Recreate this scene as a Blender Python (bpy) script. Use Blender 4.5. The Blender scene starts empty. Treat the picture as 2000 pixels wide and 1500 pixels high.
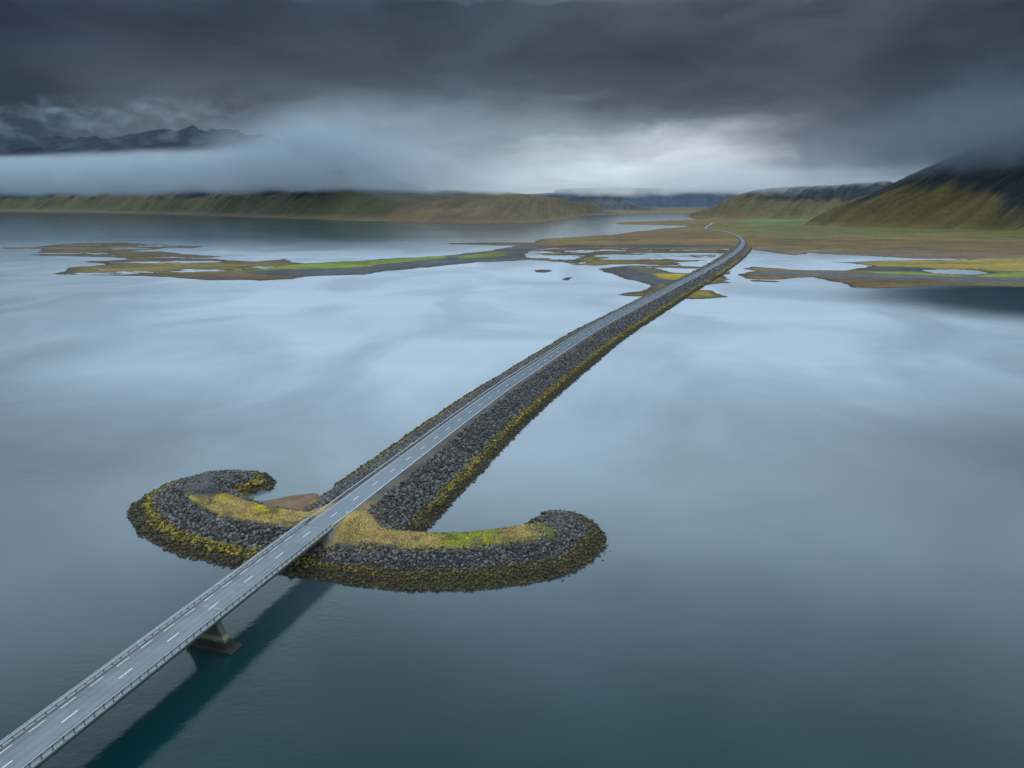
import bpy, math, random
import numpy as np
from mathutils import Vector, noise as mnoise

random.seed(7)
RNG = np.random.default_rng(11)
sc = bpy.context.scene
COL = sc.collection
R = math.radians

# ------------------------------------------------------------------ camera, sky, sun, exposure
CAM_H, PITCH, FPX = 94.0, R(14.5), 1390.0
cam_d = bpy.data.cameras.new("camera")
cam_d.sensor_width = 36.0
cam_d.lens = FPX / 2000.0 * 36.0
cam_d.clip_start, cam_d.clip_end = 0.5, 60000.0
cam = bpy.data.objects.new("camera", cam_d)
cam.location = (0, 0, CAM_H)
cam.rotation_euler = (math.pi / 2 - PITCH, 0, 0)
COL.objects.link(cam)
sc.camera = cam

sc.view_settings.view_transform = 'Standard'
sc.view_settings.look = 'None'
sc.view_settings.exposure = 0.0
sc.view_settings.gamma = 1.0
sc.view_settings.use_curve_mapping = False
sc.render.engine = 'CYCLES'
cy = sc.cycles
cy.max_bounces = 6
cy.diffuse_bounces = 2
cy.glossy_bounces = 3
cy.transmission_bounces = 2
cy.volume_bounces = 3
cy.transparent_max_bounces = 6
cy.volume_max_steps = 256
cy.use_denoising = True
cy.sample_clamp_indirect = 6.0

def lin(c):
    c = np.asarray(c, float) / 255.0
    return np.where(c <= 0.04045, c / 12.92, ((c + 0.055) / 1.055) ** 2.4)

class NT:
    """small helper for building node trees"""
    def __init__(s, tree):
        s.t = tree; s.n = tree.nodes; s.l = tree.links
    def node(s, typ, **kw):
        n = s.n.new(typ)
        for k, v in kw.items():
            setattr(n, k, v)
        return n
    def put(s, sock, v):
        if isinstance(v, bpy.types.NodeSocket):
            s.l.new(v, sock)
        elif v is not None:
            if hasattr(sock.default_value, '__len__') and not hasattr(v, '__len__'):
                v = (v,) * len(sock.default_value)
            if hasattr(sock.default_value, '__len__') and len(sock.default_value) == 4 and len(v) == 3:
                v = (*v, 1.0)
            sock.default_value = v
    def math(s, op, a, b=None, c=None, clamp=False):
        n = s.node('ShaderNodeMath', operation=op, use_clamp=clamp)
        for i, v in enumerate((a, b, c)):
            if v is not None:
                s.put(n.inputs[i], v)
        return n.outputs[0]
    def vmath(s, op, a, b=None):
        n = s.node('ShaderNodeVectorMath', operation=op)
        s.put(n.inputs[0], a)
        if b is not None:
            s.put(n.inputs[1], b)
        return n.outputs[0]
    def mix(s, f, a, b, mode='MIX'):
        n = s.node('ShaderNodeMix', data_type='RGBA', blend_type=mode)
        s.put(n.inputs[0], f); s.put(n.inputs[6], a); s.put(n.inputs[7], b)
        return n.outputs[2]
    def noise(s, vec, scale, detail=3.0, rough=0.5, dist=0.0):
        n = s.node('ShaderNodeTexNoise')
        s.put(n.inputs['Vector'], vec)
        n.inputs['Scale'].default_value = scale
        n.inputs['Detail'].default_value = detail
        n.inputs['Roughness'].default_value = rough
        n.inputs['Distortion'].default_value = dist
        return n.outputs[0]
    def rng(s, v, a, b, c=0.0, d=1.0, smooth=True):
        n = s.node('ShaderNodeMapRange')
        n.interpolation_type = 'SMOOTHSTEP' if smooth else 'LINEAR'
        for i, x in enumerate((v, a, b, c, d)):
            s.put(n.inputs[i], x)
        return n.outputs[0]
    def ramp(s, v, stops, interp='EASE'):
        n = s.node('ShaderNodeValToRGB')
        n.color_ramp.interpolation = interp
        e = n.color_ramp.elements
        while len(e) > 1:
            e.remove(e[-1])
        e[0].position, e[0].color = stops[0][0], (*stops[0][1], 1)
        for p, c in stops[1:]:
            x = e.new(p); x.color = (*c, 1)
        s.put(n.inputs[0], v)
        return n.outputs[0]
    def xyz(s, v):
        n = s.node('ShaderNodeSeparateXYZ'); s.put(n.inputs[0], v)
        return n.outputs
    def comb(s, x, y, z):
        n = s.node('ShaderNodeCombineXYZ')
        for i, v in enumerate((x, y, z)):
            s.put(n.inputs[i], v)
        return n.outputs[0]

def view_angles(px, py):
    """azimuth and elevation in degrees of a direction"""
    u, v = (px - 1000) / FPX, (750 - py) / FPX
    d = np.array([u, math.cos(PITCH) + v * math.sin(PITCH), -math.sin(PITCH) + v * math.cos(PITCH)])
    d /= np.linalg.norm(d)
    return math.degrees(math.atan2(d[0], d[1])), math.degrees(math.asin(d[2]))

SUN_EL, SUN_ROT = R(48), R(200)
world = bpy.data.worlds.new("World")
sc.world = world
world.use_nodes = True
wt = NT(world.node_tree)
wt.n.clear()
SKY_ROWS = [380, 340, 300, 260, 220, 180, 120, 60, 0]
SKY = {
    0:    [(70, 86, 102), (64, 80, 94), (44, 61, 76), (48, 62, 75), (45, 58, 70), (43, 56, 67), (45, 57, 67), (43, 54, 66), (37, 48, 62)],
    400:  [(118, 133, 148), (112, 127, 142), (94, 107, 120), (88, 100, 110), (82, 93, 103), (74, 86, 96), (58, 68, 78), (52, 62, 74), (52, 64, 77)],
    800:  [(146, 161, 176), (140, 156, 171), (138, 154, 167), (128, 143, 155), (110, 125, 138), (80, 94, 106), (66, 78, 88), (60, 72, 83), (56, 70, 83)],
    1100: [(198, 212, 223), (206, 219, 227), (186, 201, 211), (132, 147, 157), (112, 126, 136), (76, 88, 98), (64, 76, 86), (64, 76, 86), (66, 78, 88)],
    1350: [(206, 217, 227), (214, 224, 232), (218, 229, 236), (165, 179, 189), (92, 104, 114), (72, 82, 92), (62, 72, 82), (67, 77, 87), (72, 82, 92)],
    1600: [(132, 142, 155), (122, 133, 147), (112, 124, 138), (94, 105, 118), (80, 91, 103), (68, 78, 88), (63, 73, 83), (66, 75, 85), (71, 80, 91)],
    1800: [(88, 102, 114), (85, 98, 110), (80, 92, 104), (76, 88, 100), (66, 78, 90), (57, 69, 81), (48, 59, 69), (50, 60, 70), (55, 64, 75)],
    2000: [(66, 80, 94), (62, 76, 90), (60, 74, 86), (54, 67, 80), (50, 62, 74), (42, 54, 66), (36, 46, 57), (37, 46, 56), (38, 48, 60)],
}
ZEN = np.array([0.84, 1.08, 1.26])
tc = wt.node('ShaderNodeTexCoord').outputs['Generated']
dx, dy, dz = wt.xyz(wt.vmath('NORMALIZE', tc))
el0 = wt.math('MULTIPLY', wt.math('ARCSINE', dz), 180 / math.pi)
az0 = wt.math('MULTIPLY', wt.math('ARCTAN2', dx, dy), 180 / math.pi)
# cloud-layer coordinates: streaks foreshorten towards the horizon
inv = wt.math('DIVIDE', 1.0, wt.math('ADD', wt.math('ABSOLUTE', dz), 0.16))
pl = wt.comb(wt.math('MULTIPLY', dx, inv), wt.math('MULTIPLY', dy, inv), 0.0)
n_big = wt.noise(pl, 1.15, 4, 0.55, 0.6)
n_low = wt.noise(wt.comb(wt.math('MULTIPLY', az0, 0.11), wt.math('MULTIPLY', el0, 0.36), 3.1), 1.0, 6, 0.58, 0.5)
n_az = wt.noise(wt.comb(wt.math('MULTIPLY', az0, 0.16), wt.math('MULTIPLY', el0, 0.3), 9.7), 1.0, 4, 0.5)
low_w = wt.rng(el0, 5.0, 11.0, 1.0, 0.35)
el = wt.math('ADD', el0, wt.math('MULTIPLY', wt.math('MULTIPLY', wt.math('SUBTRACT', n_low, 0.5), 6.0), low_w))
az = wt.math('ADD', az0, wt.math('MULTIPLY', wt.math('SUBTRACT', n_az, 0.5), 9.0))
elf = wt.math('DIVIDE', wt.math('MAXIMUM', el, 0.0), 90.0)
cols = []
for px in sorted(SKY):
    stops = []
    for py, c in zip(SKY_ROWS, SKY[px]):
        a, e = view_angles(px, py)
        stops.append((max(e, 0.02) / 90.0, tuple(lin(c))))
    a_h = view_angles(px, 390)[0]
    top = np.array(stops[-1][1])
    for e, f in ((16.5, 0.35), (19.0, 1.2), (23.0, 1.8), (28.0, 1.65), (34.0, 1.15), (44.0, 0.95), (80.0, 0.95)):
        stops.append((e / 90.0, tuple(top * max(0, 1 - f) + ZEN * f)))
    cols.append((a_h, wt.ramp(elf, stops, 'LINEAR')))
cur = cols[0][1]
for (a0, _), (a1, c1) in zip(cols[:-1], cols[1:]):
    cur = wt.mix(wt.rng(az, a0, a1), cur, c1)
# round the back of the place the bank of cloud carries on at its middle brightness
back = wt.rng(wt.math('ABSOLUTE', az0), 42.0, 75.0)
cur = wt.mix(back, cur, cols[5][1])
vary = wt.rng(n_big, 0.28, 0.72, 0.78, 1.22)
vary2 = wt.rng(n_low, 0.3, 0.7, 0.86, 1.15)
cur = wt.mix(1.0, cur, wt.math('MULTIPLY', vary, vary2), 'MULTIPLY')
nish = wt.node('ShaderNodeTexSky', sky_type='NISHITA')
nish.sun_disc = False
nish.sun_elevation, nish.sun_rotation = SUN_EL, SUN_ROT
bg1 = wt.node('ShaderNodeBackground'); wt.put(bg1.inputs[0], nish.outputs[0]); bg1.inputs[1].default_value = 0.06
bg2 = wt.node('ShaderNodeBackground'); wt.put(bg2.inputs[0], cur); bg2.inputs[1].default_value = 1.0
mx = wt.node('ShaderNodeMixShader'); mx.inputs[0].default_value = 0.985      # thick overcast over the clear sky
wt.l.new(bg1.outputs[0], mx.inputs[1]); wt.l.new(bg2.outputs[0], mx.inputs[2])
wo = wt.node('ShaderNodeOutputWorld'); wt.l.new(mx.outputs[0], wo.inputs[0])

sun_d = bpy.data.lights.new("sun", 'SUN')
sun_d.energy, sun_d.angle, sun_d.color = 0.6, R(25), (1.0, 0.97, 0.93)
sun = bpy.data.objects.new("sun", sun_d)
# sun_rotation is measured clockwise from +Y
sd = Vector((math.sin(SUN_ROT) * math.cos(SUN_EL), math.cos(SUN_ROT) * math.cos(SUN_EL), math.sin(SUN_EL)))
sun.rotation_euler = sd.to_track_quat('Z', 'Y').to_euler()
sun.location = (0, -50, 300)
COL.objects.link(sun)

# ------------------------------------------------------------------ helpers
LIGHT = 1.5     # mean sky radiance on open ground; turns a seen colour into a base colour
def alb(c):
    return lin(c) / LIGHT

def at(px, py, z=0.0):
    """world point at height z seen at photograph pixel (px, py)"""
    px = np.asarray(px, float); py = np.asarray(py, float)
    u, v = (px - 1000) / FPX, (750 - py) / FPX
    d1 = math.cos(PITCH) + v * math.sin(PITCH)
    d2 = -math.sin(PITCH) + v * math.cos(PITCH)
    t = (z - CAM_H) / d2
    return np.stack([u * t, d1 * t], -1)

def hash2(ix, iy, seed):
    h = (ix.astype(np.int64) * 374761393 + iy.astype(np.int64) * 668265263 + seed * 1442695041) & 0xffffffff
    h = ((h ^ (h >> 13)) * 1274126177) & 0xffffffff
    h = (h ^ (h >> 16)) & 0xffffffff
    return h / 4294967295.0

def vnoise(x, y, seed=0):
    x = np.asarray(x, float); y = np.asarray(y, float)
    ix, iy = np.floor(x), np.floor(y)
    fx, fy = x - ix, y - iy
    fx = fx * fx * fx * (fx * (fx * 6 - 15) + 10); fy = fy * fy * fy * (fy * (fy * 6 - 15) + 10)
    a = hash2(ix, iy, seed); b = hash2(ix + 1, iy, seed)
    c = hash2(ix, iy + 1, seed); d = hash2(ix + 1, iy + 1, seed)
    return (a * (1 - fx) + b * fx) * (1 - fy) + (c * (1 - fx) + d * fx) * fy

def fbm(x, y, seed=0, octv=4, gain=0.5):
    s = 0; a = 1; t = 0
    for i in range(octv):
        s = s + a * (vnoise(x * 2 ** i + 17.3 * i, y * 2 ** i - 9.1 * i, seed + i) - 0.5); t += a; a *= gain
    return s / t * 2       # about -1..1

def sstep(a, b, x):
    t = np.clip((x - a) / (b - a), 0, 1)
    return t * t * (3 - 2 * t)

def poly_sd(x, y, poly):
    """signed distance to a polygon, positive inside"""
    poly = np.asarray(poly, float)
    d2 = np.full(x.shape, 1e18); ins = np.zeros(x.shape, bool)
    for (ax, ay), (bx, by) in zip(poly, np.roll(poly, -1, 0)):
        ex, ey = bx - ax, by - ay
        L = ex * ex + ey * ey + 1e-12
        t = np.clip(((x - ax) * ex + (y - ay) * ey) / L, 0, 1)
        d2 = np.minimum(d2, (x - ax - t * ex) ** 2 + (y - ay - t * ey) ** 2)
        c = ((ay > y) != (by > y))
        if abs(ey) > 1e-9:
            ins ^= c & (x < ex * (y - ay) / ey + ax)
    d = np.sqrt(d2)
    return np.where(ins, d, -d)

def line_dist(x, y, line):
    """distance, signed side (+ = right of travel), arc length to a polyline"""
    line = np.asarray(line, float)
    best = np.full(x.shape, 1e18); side = np.zeros(x.shape); arc = np.zeros(x.shape); s0 = 0.0
    for (ax, ay), (bx, by) in zip(line[:-1], line[1:]):
        ex, ey = bx - ax, by - ay
        L = math.hypot(ex, ey)
        t = np.clip(((x - ax) * ex + (y - ay) * ey) / (L * L), 0, 1)
        qx, qy = x - ax - t * ex, y - ay - t * ey
        d2 = qx * qx + qy * qy
        m = d2 < best
        best = np.where(m, d2, best)
        side = np.where(m, np.sign(ey * (x - ax) - ex * (y - ay)), side)
        arc = np.where(m, s0 + t * L, arc)
        s0 += L
    return np.sqrt(best), side, arc

def chaikin(p, n=2):
    p = np.asarray(p, float)
    for _ in range(n):
        q = [p[0]]
        for a, b in zip(p[:-1], p[1:]):
            q += [a * .75 + b * .25, a * .25 + b * .75]
        q.append(p[-1]); p = np.array(q)
    return p

def resample(p, step):
    p = np.asarray(p, float)
    s = np.r_[0, np.cumsum(np.hypot(*(np.diff(p[:, :2], axis=0).T)))]
    n = max(2, int(round(s[-1] / step)) + 1)
    t = np.linspace(0, s[-1], n)
    return np.stack([np.interp(t, s, p[:, k]) for k in range(p.shape[1])], 1), t

def link(name, data, mats=(), parent=None, loc=None):
    o = bpy.data.objects.new(name, data)
    COL.objects.link(o)
    if parent is not None:
        o.parent = parent
    if loc is not None:
        o.location = loc
    return o

def make_mesh(name, v, f, mat=None, col=None, smooth=False, uv=None):
    """mesh from numpy vertices and equal-sized faces (or a list of faces)"""
    me = bpy.data.meshes.new(name)
    v = np.asarray(v, np.float32)
    if isinstance(f, list):
        me.from_pydata(v.tolist(), [], f)
    else:
        f = np.asarray(f, np.int32); k = f.shape[1]
        me.vertices.add(len(v)); me.vertices.foreach_set('co', v.ravel())
        me.loops.add(f.size); me.loops.foreach_set('vertex_index', f.ravel())
        me.polygons.add(len(f)); me.polygons.foreach_set('loop_start', np.arange(0, f.size, k, dtype=np.int32))
        try:
            me.polygons.foreach_set('loop_total', np.full(len(f), k, np.int32))
        except Exception:
            pass
        me.update(calc_edges=True)
    if mat:
        me.materials.append(mat)
    if col is not None:
        a = me.color_attributes.new('Col', 'FLOAT_COLOR', 'POINT')
        a.data.foreach_set('color', np.c_[col, np.ones(len(col))].astype(np.float32).ravel())
    if uv is not None:
        a = me.attributes.new('lane', 'FLOAT2', 'POINT')
        a.data.foreach_set('vector', np.asarray(uv, np.float32).ravel())
    if smooth:
        me.polygons.foreach_set('use_smooth', np.ones(len(me.polygons), bool))
    me.validate()
    return me

def grid_faces(nr, nc, keep=None):
    i = np.arange(nr * nc).reshape(nr, nc)
    f = np.stack([i[:-1, :-1], i[:-1, 1:], i[1:, 1:], i[1:, :-1]], -1).reshape(-1, 4)
    return f if keep is None else f[keep[f].any(1)]

def compact(v, f, *attrs):
    used = np.unique(f)
    m = np.full(len(v), -1); m[used] = np.arange(len(used))
    return (v[used], m[f]) + tuple(a[used] for a in attrs)

def tag(o, label=None, cat=None, group=None, kind=None):
    if label: o['label'] = label
    if cat: o['category'] = cat
    if group: o['group'] = group
    if kind: o['kind'] = kind
    return o

def empty(name, loc, **kw):
    o = bpy.data.objects.new(name, None)
    o.empty_display_size = 1.0
    o.location = loc
    COL.objects.link(o)
    return tag(o, **kw)

def material(name):
    m = bpy.data.materials.new(name)
    m.use_nodes = True
    t = NT(m.node_tree); t.n.clear()
    out = t.node('ShaderNodeOutputMaterial')
    b = t.node('ShaderNodeBsdfPrincipled')
    t.l.new(b.outputs[0], out.inputs[0])
    return m, t, b

def simple_mat(name, c, rough=0.7, metal=0.0, var=0.25, scale=2.0, bump=0.0):
    m, t, b = material(name)
    p = t.node('ShaderNodeNewGeometry').outputs['Position']
    n = t.noise(p, scale, 5, 0.6)
    b.inputs['Roughness'].default_value = rough
    b.inputs['Metallic'].default_value = metal
    t.put(b.inputs['Base Color'], t.mix(1.0, tuple(c), t.rng(n, 0.25, 0.75, 1 - var, 1 + var), 'MULTIPLY'))
    if bump:
        bn = t.node('ShaderNodeBump'); bn.inputs['Strength'].default_value = bump; bn.inputs['Distance'].default_value = 0.05
        t.put(bn.inputs['Height'], t.noise(p, scale * 6, 3)); t.put(b.inputs['Normal'], bn.outputs[0])
    return m

# ------------------------------------------------------------------ materials
def ground_mat(name, fine, var=0.35, bump=0.6, dist=0.5):
    m, t, b = material(name)
    p = t.node('ShaderNodeNewGeometry').outputs['Position']
    a = t.node('ShaderNodeAttribute', attribute_name='Col').outputs['Color']
    n1 = t.noise(p, fine, 6, 0.65)
    n2 = t.noise(p, fine * 0.12, 4, 0.6)
    k = t.math('MULTIPLY', t.rng(n1, 0.2, 0.8, 1 - var, 1 + var), t.rng(n2, 0.25, 0.75, 1 - var * .7, 1 + var * .7))
    t.put(b.inputs['Base Color'], t.mix(1.0, a, k, 'MULTIPLY'))
    b.inputs['Roughness'].default_value = 0.9
    b.inputs['Specular IOR Level'].default_value = 0.25
    bn = t.node('ShaderNodeBump'); bn.inputs['Strength'].default_value = bump; bn.inputs['Distance'].default_value = dist
    t.put(bn.inputs['Height'], n1); t.put(b.inputs['Normal'], bn.outputs[0])
    return m

M_ground = ground_mat("moor_ground", 0.09)
M_hill = ground_mat("hill_slope", 0.06, 0.28, 0.6, 2.5)
M_bank = ground_mat("bank_fill", 1.3, 0.35, 0.7, 0.15)

def water_mat():
    m, t, b = material("sea_water")
    p = t.node('ShaderNodeNewGeometry').outputs['Position']
    big = t.noise(p, 0.006, 3, 0.5)
    b.inputs['IOR'].default_value = 1.36
    streak = t.noise(t.vmath('MULTIPLY', p, (0.0022, 0.010, 0.0)), 1.0, 4, 0.6)
    xx, yy, _ = t.xyz(p)
    wob = t.math('MULTIPLY', t.math('SUBTRACT', big, 0.5), 160.0)
    yw = t.math('ADD', yy, wob)
    # glassy water in the lee of the causeway head and on the far fjord, wind-ruffled lagoon between
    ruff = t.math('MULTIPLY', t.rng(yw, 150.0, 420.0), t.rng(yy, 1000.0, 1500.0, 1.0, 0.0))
    # sky reflection painted as pale base colour on the middle water, dark elsewhere
    sky_sheen = t.math('MULTIPLY', t.rng(yw, 90.0, 430.0), t.rng(yy, 1250.0, 1900.0, 1.0, 0.0))
    dark_refl = t.node('ShaderNodeVectorMath', operation='DISTANCE')  # pale sheen left out here, painting in the mountain's dark reflection
    t.put(dark_refl.inputs[0], t.vmath('MULTIPLY', p, (0.8, 1.0, 0.0))); dark_refl.inputs[1].default_value = (440.0, 700.0, 0.0)
    sky_sheen = t.math('MULTIPLY', sky_sheen, t.rng(t.math('ADD', dark_refl.outputs['Value'], t.math('MULTIPLY', wob, 0.6)), 90.0, 205.0))
    calm = t.rng(dark_refl.outputs['Value'], 80.0, 200.0)
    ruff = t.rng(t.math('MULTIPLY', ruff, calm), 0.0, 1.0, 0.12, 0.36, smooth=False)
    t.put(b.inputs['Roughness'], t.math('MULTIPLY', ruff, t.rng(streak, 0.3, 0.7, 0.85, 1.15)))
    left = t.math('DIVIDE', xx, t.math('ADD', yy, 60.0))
    sky_sheen = t.math('MULTIPLY', sky_sheen, t.math('MULTIPLY', t.rng(left, -0.72, -0.30, 0.55, 1.0), t.rng(left, 0.35, 0.70, 1.0, 0.6)))
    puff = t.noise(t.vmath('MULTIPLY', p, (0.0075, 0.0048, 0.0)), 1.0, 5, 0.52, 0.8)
    sky_sheen = t.math('MULTIPLY', sky_sheen, t.rng(puff, 0.3, 0.7, 0.70, 1.15))
    t.put(b.inputs['Base Color'], t.mix(sky_sheen, t.mix(t.rng(big, 0.35, 0.65), (0.001, 0.022, 0.025), (0.001, 0.028, 0.032)), (0.395, 0.445, 0.515)))
    w1 = t.noise(t.vmath('MULTIPLY', p, (0.55, 0.8, 1.0)), 1.0, 3, 0.55)
    w2 = t.noise(t.vmath('MULTIPLY', p, (0.09, 0.16, 1.0)), 1.0, 2, 0.5)
    h = t.math('ADD', t.math('MULTIPLY', w1, 0.05), t.math('MULTIPLY', w2, 0.12))
    bn = t.node('ShaderNodeBump'); cur_d = t.node('ShaderNodeVectorMath', operation='DISTANCE')          # the tide runs unsettled under the bridge
    t.put(cur_d.inputs[0], t.vmath('MULTIPLY', p, (1.0, 0.7, 0.0))); cur_d.inputs[1].default_value = (-62.0, 90.0, 0.0)
    run = t.math('MULTIPLY', t.rng(cur_d.outputs['Value'], 14.0, 46.0, 1.0, 0.0), t.rng(t.noise(t.vmath('MULTIPLY', p, (0.07, 0.11, 0.0)), 1.0, 3, 0.5), 0.35, 0.65, 0.25, 0.95))
    t.put(bn.inputs['Strength'], t.math('MAXIMUM', run, t.rng(t.noise(t.vmath('MULTIPLY', p, (0.004, 0.011, 0.0)), 1.0, 3, 0.5), 0.35, 0.65, 0.06, 0.30))); bn.inputs['Distance'].default_value = 1.0
    t.put(bn.inputs['Height'], h); t.put(b.inputs['Normal'], bn.outputs[0])
    return m
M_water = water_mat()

def rock_mat():
    """basalt armour stone with tidal zones: bare grey, yellow wrack, brown weed, red-brown at the waterline"""
    m, t, b = material("armour_stone")
    g = t.node('ShaderNodeNewGeometry')
    p = g.outputs['Position']
    isl = g.outputs['Random Per Island']
    rnd = t.node('ShaderNodeObjectInfo').outputs['Random']
    r = t.math('FRACT', t.math('ADD', t.math('MULTIPLY', isl, 7.31), t.math('MULTIPLY', rnd, 3.77)))
    r2 = t.math('FRACT', t.math('MULTIPLY', r, 13.7))
    x, y, z = t.xyz(p)
    n = t.noise(p, 0.22, 4, 0.6)
    nf = t.noise(p, 2.4, 4, 0.65)
    grey = t.ramp(r, [(0.0, alb((54, 52, 52))), (0.3, alb((80, 78, 79))), (0.6, alb((103, 101, 101))), (0.85, alb((132, 130, 128))), (0.93, alb((118, 102, 96))), (1.0, alb((150, 148, 148)))], 'LINEAR')
    yel = t.ramp(r2, [(0.0, alb((92, 86, 30))), (0.5, alb((148, 130, 36))), (1.0, alb((194, 166, 46)))], 'LINEAR')
    olive = t.ramp(r2, [(0.0, alb((46, 44, 32))), (0.6, alb((68, 62, 38))), (1.0, alb((96, 86, 44)))], 'LINEAR')
    red = t.ramp(r2, [(0.0, alb((66, 50, 46))), (1.0, alb((104, 76, 66)))], 'LINEAR')
    # the south-east arm carries less of the yellow wrack than the rest
    d = t.vmath('DISTANCE', t.comb(x, y, 0.0), (4.0, 172.0, 0.0))
    dn = t.node('ShaderNodeVectorMath', operation='DISTANCE')
    t.put(dn.inputs[0], t.comb(x, y, 0.0)); dn.inputs[1].default_value = (2.0, 168.0, 0.0)
    less = t.rng(dn.outputs['Value'], 30.0, 62.0, 0.75, 0.0)
    zz = t.math('ADD', z, t.math('MULTIPLY', t.math('SUBTRACT', n, 0.5), 2.2))
    wrack = t.mix(t.math('MAXIMUM', less, t.rng(n, 0.5, 0.68, 0.0, 0.7)), yel, olive)
    c = t.mix(t.rng(zz, 0.2, 0.6), red, olive)
    c = t.mix(t.rng(zz, 1.45, 2.05), c, wrack)
    c = t.mix(t.rng(zz, 2.45, 2.95), c, grey)
    c = t.mix(1.0, c, t.rng(nf, 0.25, 0.75, 0.75, 1.25), 'MULTIPLY')
    t.put(b.inputs['Base Color'], c)
    b.inputs['Roughness'].default_value = 0.75
    bn = t.node('ShaderNodeBump'); bn.inputs['Strength'].default_value = 0.5; bn.inputs['Distance'].default_value = 0.12
    t.put(bn.inputs['Height'], nf); t.put(b.inputs['Normal'], bn.outputs[0])
    return m
M_rock = rock_mat()

def asphalt_mat():
    m, t, b = material("wet_asphalt")
    p = t.node('ShaderNodeNewGeometry').outputs['Position']
    uv = t.node('ShaderNodeAttribute', attribute_name='lane').outputs['Vector']
    u, v, _ = t.xyz(uv)                        # u across in metres, v along in metres
    au = t.math('ABSOLUTE', u)
    tr = t.math('ABSOLUTE', t.math('SUBTRACT', t.math('ABSOLUTE', t.math('SUBTRACT', au, 1.75)), 0.78))
    track = t.rng(tr, 0.15, 0.5, 1.0, 0.0)     # wheel tracks
    lng = t.noise(t.comb(t.math('MULTIPLY', u, 2.2), t.math('MULTIPLY', v, 0.05), 0.0), 1.0, 4, 0.65)
    fine = t.noise(p, 3.0, 4, 0.6)
    c = t.mix(lng, alb((62, 76, 90)), alb((120, 134, 148)))
    c = t.mix(t.math('MULTIPLY', track, 0.55), c, alb((60, 72, 86)))
    c = t.mix(1.0, c, t.rng(fine, 0.3, 0.7, 0.85, 1.15), 'MULTIPLY')
    t.put(b.inputs['Base Color'], c)
    t.put(b.inputs['Roughness'], t.rng(t.math('ADD', lng, t.math('MULTIPLY', track, -0.2)), 0.2, 0.7, 0.17, 0.36))
    return m
M_asphalt = asphalt_mat()
def deck_mat():
    m, t, b = material("deck_surface")
    p = t.node('ShaderNodeNewGeometry').outputs['Position']
    def dot(v):
        n = t.node('ShaderNodeVectorMath', operation='DOT_PRODUCT'); t.put(n.inputs[0], p); n.inputs[1].default_value = (v[0], v[1], 0.0)
        return n.outputs['Value']
    a = np.array([*at(18, 1490, 8)]); c_ = np.array([*at(598.5, 1044, 8)]); ax = (c_ - a) / np.linalg.norm(c_ - a)
    u = t.math('SUBTRACT', dot((ax[1], -ax[0])), float(a[0] * ax[1] - a[1] * ax[0])); v = dot(ax)
    tr = t.math('ABSOLUTE', t.math('SUBTRACT', t.math('ABSOLUTE', t.math('SUBTRACT', t.math('ABSOLUTE', u), 1.7)), 0.78))
    track = t.rng(tr, 0.12, 0.5, 1.0, 0.0)
    lng = t.noise(t.comb(t.math('MULTIPLY', u, 1.6), t.math('MULTIPLY', v, 0.06), 0.0), 1.0, 5, 0.65)
    blot = t.noise(p, 0.16, 5, 0.6)
    fine = t.noise(p, 5.0, 4, 0.7)
    edge = t.rng(t.math('ABSOLUTE', u), 3.35, 3.95)
    c = t.mix(lng, alb((112, 118, 126)), alb((160, 164, 170)))
    c = t.mix(t.math('MULTIPLY', track, 0.35), c, alb((112, 117, 124)))
    c = t.mix(t.math('MULTIPLY', edge, 0.7), c, alb((88, 82, 80)))
    c = t.mix(1.0, c, t.math('MULTIPLY', t.rng(blot, 0.3, 0.7, 0.84, 1.12), t.rng(fine, 0.25, 0.75, 0.86, 1.14)), 'MULTIPLY')
    t.put(b.inputs['Base Color'], c)
    t.put(b.inputs['Roughness'], t.rng(lng, 0.2, 0.7, 0.4, 0.6))
    return m
M_deck = deck_mat()
M_conc = simple_mat("pale_concrete", alb((168, 172, 172)), 0.8, 0, 0.15, 0.8, 0.2)
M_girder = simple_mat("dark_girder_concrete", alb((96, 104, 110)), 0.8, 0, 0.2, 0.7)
M_fascia = simple_mat("dark_fascia_concrete", alb((70, 80, 86)), 0.85, 0, 0.25, 0.7)  # darker concrete than the edge beam above it
M_steel = simple_mat("galvanised_steel", (0.56, 0.60, 0.64), 0.42, 0.75, 0.1, 1.5)
M_post = simple_mat("dark_post_steel", (0.05, 0.06, 0.07), 0.5, 0.4, 0.1, 2)
M_white = simple_mat("road_paint_white", (0.82, 0.83, 0.82), 0.55, 0, 0.10, 6)
M_cream = simple_mat("road_paint_cream", (0.80, 0.78, 0.62), 0.55, 0, 0.12, 6)
M_worn = simple_mat("road_paint_worn", (0.50, 0.56, 0.60), 0.5, 0, 0.3, 1.2)
M_patch = simple_mat("joint_filler", alb((178, 172, 172)), 0.7, 0, 0.15, 2)
M_yellow = simple_mat("marker_yellow", (0.75, 0.62, 0.18), 0.5)
M_pink = simple_mat("marker_red", (0.55, 0.12, 0.08), 0.5)

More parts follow.
